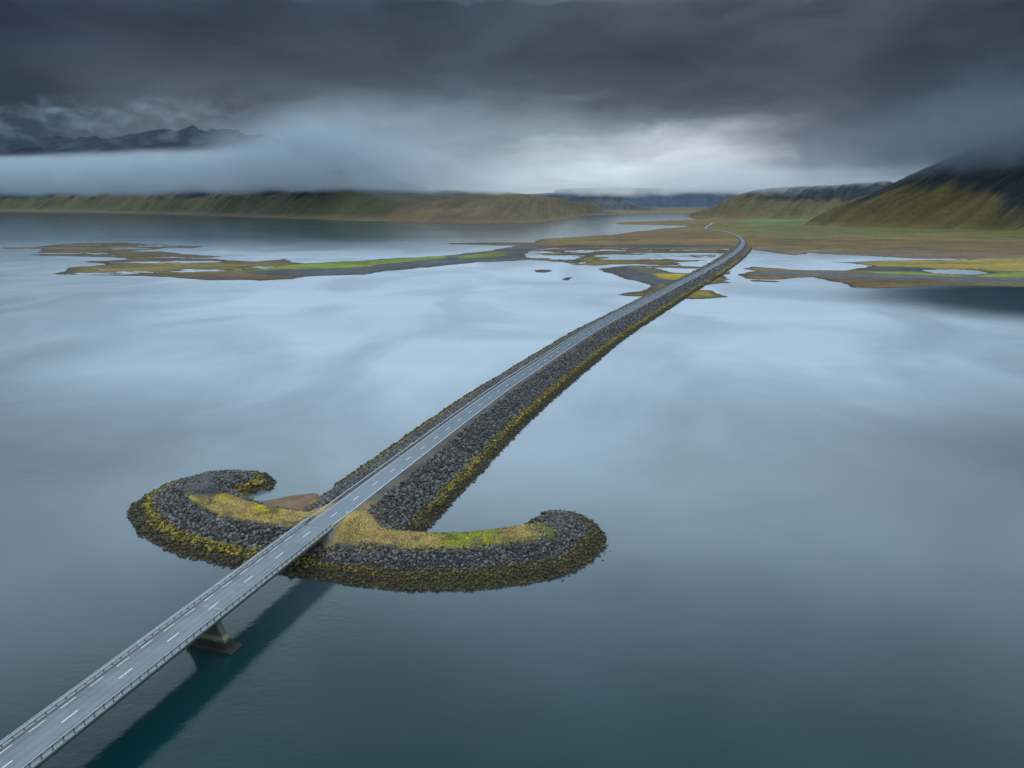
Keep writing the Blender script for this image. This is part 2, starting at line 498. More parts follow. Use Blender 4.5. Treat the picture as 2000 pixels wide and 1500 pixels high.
def pier_mat():
    m, t, b = material("pier_concrete")
    p = t.node('ShaderNodeNewGeometry').outputs['Position']
    z = t.xyz(p)[2]
    n = t.noise(p, 0.9, 5, 0.65)
    zz = t.math('ADD', z, t.math('MULTIPLY', t.math('SUBTRACT', n, 0.5), 0.8))
    c = t.ramp(t.math('DIVIDE', zz, 8.0), [(0.0, alb((44, 42, 36))), (0.27, alb((60, 62, 46))), (0.30, alb((150, 142, 108))), (0.39, alb((150, 148, 120))), (0.44, alb((98, 104, 88))), (1.0, alb((112, 118, 112)))], 'LINEAR')
    t.put(b.inputs['Base Color'], t.mix(1.0, c, t.rng(n, 0.3, 0.7, 0.75, 1.2), 'MULTIPLY'))
    b.inputs['Roughness'].default_value = 0.8
    return m
M_pier = pier_mat()
M_grass = ground_mat("dry_grass_blades", 2.0, 0.3, 0.0, 0.1)

# ------------------------------------------------------------------ the road line
ROAD_PX = [(645.5, 1010.5, 8), (720.5, 953.5, 8), (784, 905.5, 7.8), (836, 866.5, 7.6), (901, 817, 7.3), (939, 789, 7.2), (987, 754, 7.1), (1044, 717, 7),
           (1116, 670, 6.9), (1167, 637, 6.7), (1245, 597, 6.5), (1315, 560, 6.2), (1371, 532, 5.8), (1413, 509, 5.2), (1441, 490, 4.6),
           (1453, 476, 4.0), (1448, 464, 3.6), (1430, 455, 3.4), (1406, 450.5, 3.4), (1379, 447, 3.4), (1378, 443.5, 3.4), (1386, 440, 3.4), (1392, 434, 3.4), (1415, 431, 3.4), (1440, 429.5, 3.4)]
A0 = np.array([*at(18, 1490, 8)]); A1 = np.array([*at(598.5, 1044, 8)])
AX = (A1 - A0) / np.linalg.norm(A1 - A0)           # bridge axis
NX = np.array([AX[1], -AX[0]])                     # to the right of travel
ABUT = np.array([*at(618, 1030, 8)])               # deck end on the centre line
ABUT = A1 + AX * np.dot(ABUT - A1, AX)
rp = [np.r_[ABUT, 8.0]] + [np.r_[at(a, b, z), z] for a, b, z in ROAD_PX]
ROAD3 = chaikin(rp, 3)
ROAD3, ROAD_S = resample(ROAD3, 3.0)
ROAD2 = ROAD3[:, :2]
tang = np.gradient(ROAD2, axis=0); tang /= np.linalg.norm(tang, axis=1)[:, None]
RN = np.stack([tang[:, 1], -tang[:, 0]], 1)        # right normals
I_LAND = int(np.argmin(np.abs(ROAD2[:, 1] - 1500)))

# ------------------------------------------------------------------ causeway height model
ARM_L = chaikin([(-52, 186), (-63, 188.3), (-73, 191), (-84, 196.2), (-93, 203), (-100, 211), (-102.5, 219), (-99.5, 223.5), (-95.5, 223)], 2)
ARM_R = chaikin([(-52, 184), (-45, 181), (-34, 177), (-22, 175.3), (-10, 176), (0, 179), (9.5, 182.4), (14.5, 186.8), (13, 191)], 2)
coarse = ROAD2[::6]

def bank_height(x, y, coarse_noise=True):
    """top of the fill at (x, y); negative below the water; also returns distance past the crest edge"""
    d, side, arc = line_dist(x, y, coarse)
    zc = np.interp(arc, ROAD_S, ROAD3[:, 2]) - 0.10
    hw_r = np.interp(arc, [0, 30, 120, 400], [6.4, 6.9, 5.3, 5.0]); hw = np.where(side > 0, hw_r, 5.2)
    toe = np.interp(arc, [0, 200, 600, 1500], [21.8, 21.4, 20.5, 19.0])
    n = fbm(x / 9, y / 9, 5, 3) * 0.8
    ex = np.maximum(0, d - hw)
    low = np.where((d > 4.3) & (arc < 12), sstep(1.0, 10.0, arc), 1.0)      # the fill dips beside the abutment so its wing walls show
    zc = np.where(d > 4.3, 5.0 + (zc - 5.0) * low, zc)
    h = zc - ex * zc / (toe - hw)
    # in front of the abutment the fill falls away under the bridge
    back = -((x - ABUT[0]) * AX[0] + (y - ABUT[1]) * AX[1])
    h = np.where(back > 0, np.minimum(h, 5.0 - np.maximum(back - 1.0, 0) / 2.2), h)
    h = np.minimum(h, zc)
    e_all = ex
    for line, w, so, si, zt in ((ARM_L, 4.6, 15.6, 9.5, 5.4), (ARM_R, 3.6, 14.0, 9.0, 5.3)):
        d, side, arc = line_dist(x, y, line)
        outer = (side > 0) if line is ARM_R else (side < 0)
        L = np.sum(np.hypot(*np.diff(line, axis=0).T))
        end = sstep(L - 16, L - 2, arc)
        run = np.where(outer, so * (1 - 0.12 * end), si)
        ex = np.maximum(0, d - w * (1 - 0.55 * end))
        ha = zt * (1 - 0.08 * end) - ex * zt / run
        e_all = np.where(ha > h, ex, e_all)
        h = np.maximum(h, ha)
    # the small beach in the angle of the left arm
    bs = poly_sd(x, y, [(-91, 207), (-90, 213), (-82, 211.6), (-75, 215), (-65, 220.5), (-58, 212), (-62, 196), (-78, 198)])
    h = np.maximum(h, np.minimum(0.9, 0.06 + bs * 0.12))
    return h + n * 0.28 * sstep(0.0, 2.0, e_all), e_all

# ------------------------------------------------------------------ sea and seabed
HX0, HX1, HY0, HY1 = -14500, 14500, -1500, 14500
v = np.array([(HX0, HY0, 0), (HX1, HY0, 0), (HX1, HY1, 0), (HX0, HY1, 0)])
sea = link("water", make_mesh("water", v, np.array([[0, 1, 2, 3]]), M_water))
tag(sea, "calm grey green fjord water mirroring the overcast sky", kind='structure')

# ------------------------------------------------------------------ lowland: shoals, spits, moor
def Q(pts):
    p = np.asarray(pts, float)
    return at(p[:, 0], p[:, 1], 0.0)

def lowland(name, land, zones, base, y_top, y_bot, x0, x1, nrow, ncol, top=2.0, beach=0.02, rough=9.0, flats=(), label=None, extra=None):
    """heightfield of low ground; cells lying under water are dropped. Rows are spaced by distance."""
    near, far = at(1000, y_bot)[1], at(1000, y_top)[1]
    Y = 1 / np.linspace(1 / near, 1 / far, nrow)
    T = np.linspace((x0 - 1000) / 1434., (x1 - 1000) / 1434., ncol)
    X = Y[:, None] * T[None, :]; Y = np.repeat(Y[:, None], ncol, 1)
    x, y = X.ravel(), Y.ravel()
    big = rough * np.clip(y / 900, 0.5, 4)
    nz = fbm(x / (big * 6), y / (big * 9), 21, 5, 0.6) * big + fbm(x / 45, y / 22, 23, 5, 0.65) * big * 0.9
    h = np.full(x.shape, -2.0)
    for poly in land:
        sdv = poly_sd(x, y, Q(poly)) + nz
        h = np.maximum(h, np.clip(sdv * beach, -2, top * (1 - np.exp(-np.maximum(sdv, 0) / 60)) + 0.02))
    for poly, lvl, amp in flats:
        sdv = poly_sd(x, y, Q(poly)) + nz
        if lvl is None:          # low weedy shoal, broken by pools
            w = sstep(-15, 25, sdv)
            pools = 0.30 + 1.15 * fbm(x / 85, y / 45, 37, 5, 0.66)
            h = np.where(h > 0, h * (1 - w) + np.minimum(np.minimum(h, 0.45), pools) * w, h)
            continue
        f = lvl + amp * fbm(x / 100, y / 48, 33, 5, 0.68)
        h = np.maximum(h, np.where(sdv > 0, f, -2) * 1.0)
    h = h + np.where(h > 0.1, 0.12 * fbm(x / 25, y / 40, 8, 3), 0)
    if extra is not None:
        h = extra(x, y, h)
    c = np.tile(alb(base), (len(x), 1))
    mott = fbm(x / 170, y / 70, 44, 5, 0.62)
    c = c * (1 + 0.6 * mott)[:, None]
    gold = sstep(0.10, 0.55, fbm(x / 260, y / 90, 46, 5, 0.62))[:, None] * 0.75
    c = c * (1 - gold) + alb((146, 116, 56)) * gold
    green = sstep(0.15, 0.5, fbm(x / 220, y / 75, 48, 5, 0.64))[:, None] * 0.6
    c = c * (1 - green) + alb((116, 118, 54)) * green
    for poly, colr, soft in zones:
        sdv = poly_sd(x, y, Q(poly)) + nz * 1.3
        w = sstep(-soft, soft, sdv)[:, None]
        c = c * (1 - w) + alb(colr) * (1 + 0.6 * fbm(x / 110, y / 45, 51, 5, 0.66))[:, None] * w
    # bare wet mud along the waterline
    w = sstep(0.30, 0.05, h)[:, None] * 0.8
    c = c * (1 - w) + alb((74, 60, 50)) * w
    f = grid_faces(nrow, ncol, h > -0.35)
    vv = np.stack([x, y, h], 1)
    vv, f, c = compact(vv, f, c)
    o = link(name, make_mesh(name, vv, f, M_ground, col=c, smooth=True))
    tag(o, label, kind='structure')
    return o

SHOAL = [(1013, 480.5), (964, 488.5), (866, 499), (775, 504), (700, 510), (600, 513.5), (567, 511), (561, 505.5), (500, 510.5), (469, 509), (353, 504), (413, 503), (430, 501), (353, 496), (315, 491), (255, 491),
         (298, 487), (332, 483.5), (371, 484), (392, 480.5), (336, 480), (294, 475.5), (196, 473), (122, 477), (60, 482), (7, 483.5), (12, 486), (73, 486.5), (75, 489.5), (42, 498), (80, 500), (140, 500), (224, 502), (262, 506), (168, 511), (210, 517), (140, 523), (129, 530),
         (91, 535), (110, 537), (168, 536), (224, 538), (315, 540), (395, 545.5), (507, 548), (577, 545.5), (600, 541), (670, 538), (715, 536.5), (747, 529.5), (838, 523), (932, 513), (1013, 508), (1041, 506),
         (1016, 500), (1030, 490.5), (1065, 486), (1110, 484), (1110, 480), (1060, 476)]
lowland("gravel_spit", [SHOAL, [(868, 474.5), (915, 473.5), (1009, 473.5), (1060, 474), (1060, 480), (1000, 479.5), (936, 478.5), (880, 477.5)]],
        [([(180, 521), (350, 511), (480, 514), (565, 513), (520, 536), (300, 532), (150, 534)], (126, 108, 56), 25),
         ([(488, 530.5), (560, 522), (700, 511), (866, 499.5), (985, 486), (1016, 481), (1110, 479), (1110, 485), (1065, 488), (1032, 492), (1018, 500), (1013, 507), (838, 522.5), (747, 529), (715, 536), (600, 540), (560, 541), (470, 534)], (86, 86, 90), 8),
         ([(495, 530), (525, 522), (600, 515), (700, 510.5), (775, 504.5), (866, 500), (880, 506), (760, 516), (740, 518), (677, 525), (600, 527.5)], (128, 142, 42), 6),
         ([(885, 502), (964, 492), (990, 494), (985, 498), (971, 502), (890, 509)], (118, 128, 48), 6),
         ([(1045, 476), (1060, 474.5), (1075, 476.5), (1060, 478.5)], (140, 146, 50), 10)],
        (104, 82, 58), 470, 552, -60, 1130, 220, 1300, top=1.3,
        flats=[([(-10, 470), (400, 470), (440, 500), (440, 512), (500, 512), (560, 506), (600, 512), (500, 535), (560, 548), (380, 548), (-10, 545)], None, 0.0)], label="long low spit of gravel, green turf and brown weed")

MAIN = [(1500, 424), (1400, 426.5), (1300, 431.5), (1195, 435), (1210, 438), (1300, 439.5), (1352, 441.2), (1308, 446.5), (1245, 453), (1189, 459), (1133, 462), (1058, 467), (1045, 473), (1040, 478), (1090, 484),
        (1200, 485), (1297, 486), (1380, 487.5), (1437, 486.5), (1469, 487), (1527, 496), (1552, 498), (1580, 494), (1650, 498), (1755, 503), (1825, 505), (1900, 506.5), (1825, 508), (1720, 510), (1625, 511.5), (1660, 515), (1702, 519), (1650, 527), (1587, 529), (1545, 527),
        (1506, 523), (1468, 521), (1452, 524), (1475, 529), (1446, 534), (1438, 539), (1457, 544.5), (1500, 546), (1587, 541), (1615, 546), (1640, 553), (1657, 562), (1713, 563), (1790, 560), (1860, 557.5), (2000, 561), (2700, 590), (2700, 424)]
HOOK = [(1166, 527), (1190, 521.7), (1235, 518.7), (1277, 524), (1316, 533), (1361, 535), (1385, 530), (1340, 560), (1300, 580), (1253, 578.5), (1227, 578), (1208, 576), (1227, 572), (1250, 570), (1272, 566), (1277, 560), (1268, 554), (1250, 549.5), (1220, 543), (1184, 534.5)]
EAST1 = [(1320, 575), (1350, 566), (1370, 566.5), (1390, 568), (1415, 576), (1432, 580), (1400, 583), (1370, 584), (1335, 584), (1300, 592)]
EAST2 = [(1360, 556), (1385, 556), (1415, 553.5), (1430, 552.3), (1416, 549), (1431, 546.5), (1419, 538), (1426, 535), (1433, 528), (1400, 535)]
ISL1 = [(1118, 506), (1145, 501), (1190, 502), (1200, 504), (1167, 506), (1205, 510), (1250, 510), (1325, 508.5), (1377, 508.5), (1310, 513), (1235, 515.5), (1160, 519.5), (1142, 518), (1100, 519), (1139, 513.5)]
ISL2 = [(1242, 519.5), (1325, 519), (1377, 522), (1340, 525), (1292, 523)]
def pond(x, y, h):
    s = poly_sd(x, y, Q([(1790, 527.5), (1860, 525.5), (1912, 528.5), (1945, 536.5), (1895, 540), (1825, 536.5)]))
    s2 = poly_sd(x, y, Q([(1128, 470), (1180, 468.5), (1250, 469.5), (1248, 471.5), (1170, 471.5)]))
    return np.where(np.maximum(s, s2) > 0, -0.3, h)
lowland("moor", [MAIN, HOOK, EAST1, EAST2, ISL1, ISL2, [(1460, 547), (1480, 546.8), (1520, 549.5), (1510, 551), (1470, 550)]],
        [([(1395, 441), (1560, 430), (1700, 437), (2700, 452), (2700, 482), (1700, 464), (1480, 463), (1440, 456)], (112, 104, 50), 60),
         ([(1424, 434), (1470, 429.5), (1565, 427.5), (1575, 432), (1490, 437)], (98, 136, 62), 40),
         ([(1460, 467), (2000, 474), (2700, 486), (2700, 502), (2000, 500), (1600, 486), (1470, 481)], (118, 92, 50), 40),
         ([(1200, 453), (1400, 453), (1440, 467), (1130, 467)], (122, 90, 58), 40),
         ([(1060, 471), (1437, 470), (1437, 478), (1100, 478)], (136, 106, 56), 30),
         ([(1080, 480), (1300, 480), (1440, 481), (1440, 484.5), (1090, 483.5)], (76, 73, 76), 8),
         ([(1469, 482), (1700, 492), (2700, 510), (2700, 522), (1900, 507), (1640, 498), (1470, 487)], (128, 106, 84), 15),
         ([(1612, 510), (2000, 506), (2700, 520), (2700, 548), (1950, 537), (1700, 524)], (166, 138, 60), 10),
         ([(1690, 520), (1800, 523), (1960, 531), (2700, 551), (2700, 560), (1900, 543), (1740, 537), (1690, 534)], (118, 124, 52), 8),
         ([(1650, 528), (1700, 520), (1790, 524), (1960, 536), (1900, 543), (1760, 534)], (74, 74, 72), 6),
         ([(1690, 531), (1760, 533), (1850, 539), (1890, 543), (1740, 538)], (130, 146, 46), 6),
         ([(1460, 531), (1600, 531), (1740, 538), (1900, 544), (2700, 566), (2700, 578), (1900, 552), (1650, 545), (1600, 540), (1500, 543), (1470, 538)], (98, 95, 95), 8),
         ([(1440, 540), (1500, 541), (1590, 538), (1590, 542), (1500, 547), (1450, 546)], (138, 108, 62), 6),
         (HOOK, (86, 86, 90), 5),
         ([(1160, 528), (1188, 521), (1200, 534), (1185, 537)], (140, 114, 66), 5),
         ([(1225, 520), (1290, 524), (1361, 536), (1290, 539), (1250, 530)], (114, 108, 80), 4),
         ([(1285, 537), (1361, 534), (1380, 534), (1330, 549), (1305, 545)], (172, 150, 44), 4),
         ([(1200, 578), (1260, 568), (1276, 560), (1310, 555), (1290, 582), (1250, 581)], (116, 92, 58), 3),
         (EAST1, (146, 124, 46), 3), (EAST2, (140, 112, 66), 3), (ISL1, (130, 110, 52), 4), (ISL2, (128, 104, 60), 3)],
        (126, 100, 54), 423, 600, 1030, 2300, 230, 1100, top=2.6, flats=[([(1030, 492), (1100, 482), (1440, 483), (1430, 492), (1360, 512), (1330, 519), (1250, 516), (1150, 512), (1120, 516), (1030, 506)], -0.03, 0.42)],
        label="brown and olive moor with ponds and mud flats beside the fjord", extra=pond)
for i, poly in enumerate(([(1043, 528), (1055, 526.5), (1074, 527), (1079, 529.5), (1066, 532.5), (1046, 532)], [(1098, 545), (1108, 541.5), (1121, 541), (1112, 545), (1110, 548), (1100, 547)])):
    lowland("islet", [poly], [], (112, 90, 66), 520, 552, 1030, 1135, 60, 120, top=0.9, rough=1.5,
            label=("flat brown mud islet in the water, the wider of two", "small hooked brown mud islet nearer than the wide one")[i])

# far shore plain
PLAIN = [(-900, 408), (0, 413.8), (150, 415.4), (330, 419.8), (500, 424.8), (700, 431), (870, 436), (930, 438.5), (1000, 436.5), (1060, 433.5), (1110, 428), (1126, 421.5), (1200, 419), (1300, 418), (1420, 421), (1500, 425), (2900, 430), (2900, 401), (-900, 401)]
lowland("far_shore", [PLAIN],
        [([(-900, 404), (0, 409), (500, 417), (860, 425), (860, 440), (500, 426), (0, 415), (-900, 410)], (108, 94, 66), 60),
         ([(700, 428), (870, 430), (1000, 430), (1010, 440), (860, 440)], (104, 86, 60), 40),
         ([(1100, 424), (1126, 416), (1350, 412), (1500, 415), (1500, 425), (1200, 421)], (134, 116, 92), 60)],
        (112, 96, 70), 401, 442, -500, 2500, 90, 700, top=4.0, beach=0.03, rough=10, label="tan coastal plain along the far side of the fjord")

# ------------------------------------------------------------------ mountains
def mountain(name, foot_px, inward, depth, cap, apron, slope, colors, seed, label, nt=420, nd=90, gul=1.0, top_noise=0.0, dark=0.5, darkz=(60, 160), skew=0.3, dark_t=0.0):
    """rows run inland from the foot; gullies follow the fall of the slope"""
    fp = np.asarray(foot_px, float)
    foot = at(fp[:, 0], fp[:, 1], 0.0)
    cap_p = np.asarray([(c if not hasattr(cap, '__len__') else cap[i]) for i, c in enumerate(cap)], float) if hasattr(cap, '__len__') else np.full(len(fp), cap)
    line = np.c_[foot, cap_p]
    line, T = resample(chaikin(line, 2), 1e9 if False else np.sum(np.hypot(*np.diff(foot, axis=0).T)) / nt)
    D = np.linspace(0, 1, nd) ** 1.3 * depth
    inward = np.asarray(inward, float); inward /= np.linalg.norm(inward)
    t = np.repeat(T[:, None], nd, 1); d = np.repeat(D[None, :], len(T), 0)
    x = line[:, 0][:, None] + d * inward[0]; y = line[:, 1][:, None] + d * inward[1]
    wob = fbm(t / 420 + 3, d / 900, seed, 4) * 120
    dd = np.maximum(0, d + wob * sstep(0, 300, d))
    h = np.where(dd < apron, dd * 0.055, apron * 0.055 + (dd - apron) * slope * sstep(apron, apron + 140, dd) ** 0.5)
    c2 = line[:, 2][:, None] * (1 + top_noise * (fbm(t / 500, d * 0, seed + 7, 5, 0.55) + 0.6 * fbm(t / 170, d / 260, seed + 10, 4, 0.6) * sstep(250, 500, line[:, 2])[:, None]))
    c2 = np.maximum(c2, 0.1)
    k = h / c2
    h = c2 * np.where(k < 0.75, k, 0.75 + 0.25 * (1 - np.exp(-(k - 0.75) / 0.25)))
    fall = sstep(depth, depth * 0.75, d)
    ts = t - skew * d
    ridge = 1 - np.abs(fbm(ts / 95 + wob / 200, d / 1500, seed + 1, 4, 0.6)) * 1.8
    rill = np.abs(fbm(ts / 26 + wob / 150, d / 500, seed + 11, 4, 0.65))
    edge = 1 - 0.85 * sstep(0.7, 1.25, k)
    h = h + gul * edge * ((ridge - 0.5) * np.minimum(h * 0.24, 30) + (rill - 0.25) * np.minimum(h * 0.10, 8)) + fbm(t / 40, d / 40, seed + 2, 4) * np.minimum(h * 0.06, 5)
    tt = t / T[-1]
    fall = fall * sstep(0, 0.05, tt) * sstep(1, 0.94, tt)
    h = h * fall + 0.3 - 2.5 * (d <= 0)
    # colours: tan foot, olive grass, dark scree and cliff bands higher up
    lo, mid, rock = (alb(c) for c in colors)
    w1 = sstep(4, 26, h + 10 * fbm(t / 120, d / 200, seed + 3, 4))[..., None]
    c = lo * (1 - w1) + mid * w1
    c = c * (1 + 0.38 * fbm(ts / 45, d / 400, seed + 4, 5, 0.55))[..., None]
    c = c * (1 + 0.25 * fbm(ts / 300, d / 400, seed + 9, 4, 0.6)[..., None] * np.array([1.0, 0.6, 0.2]))
    st = 0.85 * fbm(ts / 60 + wob / 120, d / 500, seed + 5, 6, 0.6) + 0.5 * fbm(ts / 260, d / 700, seed + 6, 3) + 0.5 * (0.25 - rill)
    w2 = sstep(-0.10, 0.24, st - 0.55 + dark + 0.9 * sstep(darkz[0], darkz[1], h) + dark_t * sstep(0.33, 0.62, tt) + sstep(230, 290, h) - 0.5)[..., None]
    c = c * (1 - w2) + rock * (1 + 0.2 * fbm(t / 25, d / 60, seed + 8, 3))[..., None] * w2
    vv = np.stack([x, y, h], -1).reshape(-1, 3)
    o = link(name, make_mesh(name, vv, grid_faces(len(T), nd)[:, ::-1], M_hill, col=c.reshape(-1, 3), smooth=True))
    tag(o, label, kind='structure')
    return o

OL = [(114, 100, 72), (90, 88, 60), (30, 42, 58)]
mountain("mountain", [(-900, 407), (-300, 411), (0, 413), (150, 414.6), (250, 417), (330, 419), (420, 421.5), (500, 424), (600, 427), (700, 430), (790, 433)], (0.586, 0.81), 2600,
         [560, 640, 730, 650, 620, 300, 180, 160, 140, 100, 40], 120, 0.72, OL, 100, "long dark mountain wall with olive foot slopes across the fjord", skew=0.6, nt=1300, nd=170, top_noise=0.2, dark=0.50, darkz=(50, 170))
mountain("hill", [(720, 430), (800, 433), (870, 435), (940, 436), (1000, 434), (1060, 431), (1110, 424), (1190, 416)], (-0.02, 1.0), 2600,
         [40, 90, 120, 130, 132, 128, 110, 50], 50, 0.15, [(112, 94, 66), (106, 90, 64), (74, 70, 70)], 200, "low brown hill reaching up into the cloud base", nt=520, nd=130, gul=0.7, top_noise=0.25, dark=0.12, darkz=(90, 150))
mountain("ridge", [(985, 413), (1040, 413.5), (1100, 413.5), (1160, 413.5), (1190, 413.3), (1215, 413), (1245, 412.5), (1290, 411)], (0.15, 0.99), 1500,
         [140, 150, 170, 215, 165, 100, 40, 8], 80, 0.36, [(116, 106, 96), (88, 90, 94), (56, 68, 86)], 300, "pointed grey ridge falling to the valley floor", nt=240, nd=70, top_noise=0.05, dark=0.5, darkz=(50, 130))
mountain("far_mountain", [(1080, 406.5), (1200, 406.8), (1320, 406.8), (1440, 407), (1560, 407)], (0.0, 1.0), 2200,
         [230, 250, 250, 260, 240], 150, 0.28, [(80, 92, 110), (70, 84, 104), (60, 74, 96)], 400, "far blue mountain closing the head of the valley", nt=200, nd=60, top_noise=0.08, dark=0.5)  # distance haze is painted into the blue rock colours
mountain("table_hill", [(1335, 423), (1370, 426), (1410, 428), (1460, 429), (1520, 430), (1600, 431), (1680, 432), (1800, 433)], (0.36, 0.93), 1500,
         [6, 45, 105, 150, 165, 170, 180, 200], 60, 0.42, [(118, 98, 66), (106, 94, 64), (50, 58, 64)], 500, "flat topped brown hill with dark crags under the cloud", nt=520, nd=130, gul=1.2, top_noise=0.04, dark=0.36, darkz=(60, 115))
mountain("mountain", [(1556, 440.5), (1590, 442.3), (1630, 444), (1680, 445.5), (1750, 446.8), (1830, 448.5), (1920, 450.5), (2050, 453), (2300, 459), (2700, 468)], (0.5, 0.866), 1500,
         [3, 40, 84, 118, 185, 250, 330, 400, 440, 460], 25, 0.60, [(104, 98, 50), (96, 84, 46), (30, 38, 46)], 600, "steep olive mountain flank streaked with black scree", nt=1000, nd=220, gul=1.1, top_noise=0.03, dark=0.62, darkz=(30, 190), skew=0.85, dark_t=0.55)

# ------------------------------------------------------------------ haze and low cloud
def volume_box(name, corners_lo, corners_hi, mat, label):
    (x0, y0, z0), (x1, y1, z1) = corners_lo, corners_hi
    v = [(x, y, z) for z in (z0, z1) for y in (y0, y1) for x in (x0, x1)]
    f = [[0, 2, 3, 1], [4, 5, 7, 6], [0, 1, 5, 4], [2, 6, 7, 3], [0, 4, 6, 2], [1, 3, 7, 5]]
    o = link(name, make_mesh(name, v, f, mat))
    tag(o, label, kind='stuff')
    return o

def vol_mat(name):
    m = bpy.data.materials.new(name)
    m.use_nodes = True
    t = NT(m.node_tree); t.n.clear()
    out = t.node('ShaderNodeOutputMaterial')
    pv = t.node('ShaderNodeVolumePrincipled')
    t.l.new(pv.outputs[0], out.inputs['Volume'])
    return m, t, pv

HAZE_D = 4.0e-6
m_haze, ht, hv = vol_mat("thin_haze")
hv.inputs['Color'].default_value = (0.62, 0.76, 0.92, 1)
hv.inputs['Density'].default_value = HAZE_D
hv.inputs['Anisotropy'].default_value = 0.0
volume_box("haze", (HX0 - 200, HY0 - 200, -3.5), (HX1 + 200, HY1 + 200, 760), m_haze, "thin blue haze in the air over the fjord")

def cloud_mat(name, base, soft, dens, color, nscale, ends, top=(300, 520), wisps=None, wob=130.0):
    """stratus: dense above its base, thinning to its top; ends = where it thins out along x; wisps = (x0, x1, z0, z1) loose ragged scraps with gaps"""
    m, t, pv = vol_mat(name)
    p = t.node('ShaderNodeNewGeometry').outputs['Position']
    x, y, z = t.xyz(p)
    n = t.noise(t.vmath('MULTIPLY', p, (nscale, nscale, nscale * 1.7)), 1.0, 5, 0.6, 0.4)
    big = t.noise(t.vmath('MULTIPLY', p, (0.0011, 0.0011, 0.0011)), 1.0, 2, 0.5)
    nn = t.math('ADD', t.math('MULTIPLY', t.math('SUBTRACT', n, 0.5), wob), t.math('MULTIPLY', t.math('SUBTRACT', big, 0.5), wob * 0.8))
    zb = t.math('ADD', z, t.math('MULTIPLY', nn, 0.95))
    zt = t.math('ADD', z, t.math('MULTIPLY', nn, 3.2))
    k = t.rng(zb, base, base + soft)
    k = t.math('MULTIPLY', k, t.rng(x, ends[0], ends[1]))
    k = t.math('MULTIPLY', k, t.rng(x, ends[2], ends[3], 1.0, 0.0))
    k = t.math('MULTIPLY', k, t.rng(z, 660, 735, 1.0, 0.0))
    fade = t.rng(zt, top[0], top[1], 1.0, 0.0)
    if wisps:
        g = t.math('MULTIPLY', t.rng(t.math('ADD', z, t.math('MULTIPLY', nn, 0.5)), wisps[2], wisps[3], 1.0, 0.0), 1.0)
        scrap = t.math('MULTIPLY', t.rng(n, 0.54, 0.72, 0.0, 0.36), t.rng(z, 500, 640, 0.35, 1.0))
        west = t.math('MAXIMUM', g, scrap)
        fade = t.mix(t.rng(t.math('ADD', x, t.math('MULTIPLY', nn, 4.0)), wisps[0], wisps[1]), west, fade)
    k = t.math('MULTIPLY', k, fade)
    k = t.math('MULTIPLY', k, t.rng(n, 0.34, 0.64, 0.12, 1.0))
    t.put(pv.inputs['Density'], t.math('MULTIPLY', k, dens))
    pv.inputs['Color'].default_value = (*color, 1)
    pv.inputs['Anisotropy'].default_value = 0.0
    return m

def cloud_bank(name, p0, p1, thick, inland, z0, z1, mat, label):
    """a slab of low cloud standing along the line p0-p1"""
    p0, p1 = np.asarray(p0, float), np.asarray(p1, float)
    inland = np.asarray(inland, float)
    q = [p0, p1, p1 + inland * thick, p0 + inland * thick]
    v = [(*a, z0) for a in q] + [(*a, z1) for a in q]
    f = [[0, 3, 2, 1], [4, 5, 6, 7], [0, 1, 5, 4], [1, 2, 6, 5], [2, 3, 7, 6], [3, 0, 4, 7]]
    o = link(name, make_mesh(name, v, f, mat))
    tag(o, label, kind='stuff')

INL = np.array([0.586, 0.81])
cloud_bank("cloud_bank", at(-900, 408.2) + INL * 260, at(860, 434) + INL * 260, 560, INL, 90, 740,
           cloud_mat("stratus_west", 118, 60, 0.0100, (0.60, 0.67, 0.74), 0.0046, (-9000, -8000, -1300, 200), top=(240, 600), wisps=(-1950, -1150, 330, 400)),
           "pale bank of stratus lying along the long mountain wall")
cloud_bank("cloud_bank", (-1300, 4200), (2300, 5300), 600, (-0.1, 1.0), 90, 740,
           cloud_mat("stratus_middle", 122, 45, 0.0045, (0.985, 0.99, 1.0), 0.0042, (-1250, -300, 1300, 2250), top=(180, 420), wob=110), "bright low cloud over the head of the fjord")
cloud_bank("cloud_bank", (700, 3850), (3600, 3500), 500, (0.0, 1.0), 90, 740,
           cloud_mat("stratus_east", 118, 40, 0.0045, (0.86, 0.89, 0.93), 0.0046, (720, 1300, 9000, 9900), top=(150, 330), wob=90), "grey cloud resting on the flat topped hill")
cloud_bank("cloud_bank", (1000, 2350), (3300, 2150), 600, (0.0, 1.0), 90, 740,
           cloud_mat("cloud_cap", 170, 120, 0.0080, (0.27, 0.32, 0.39), 0.0056, (1150, 1650, 9000, 9900), top=(300, 600), wob=150), "dark cloud cap hiding the steep olive mountain top")

# ------------------------------------------------------------------ causeway embankment
CW0 = np.array([-52.0, 184.0, 0.0])
causeway = empty("causeway", CW0, label="long curving rock armoured causeway with two hooked arms like a sword hilt", cat="causeway")

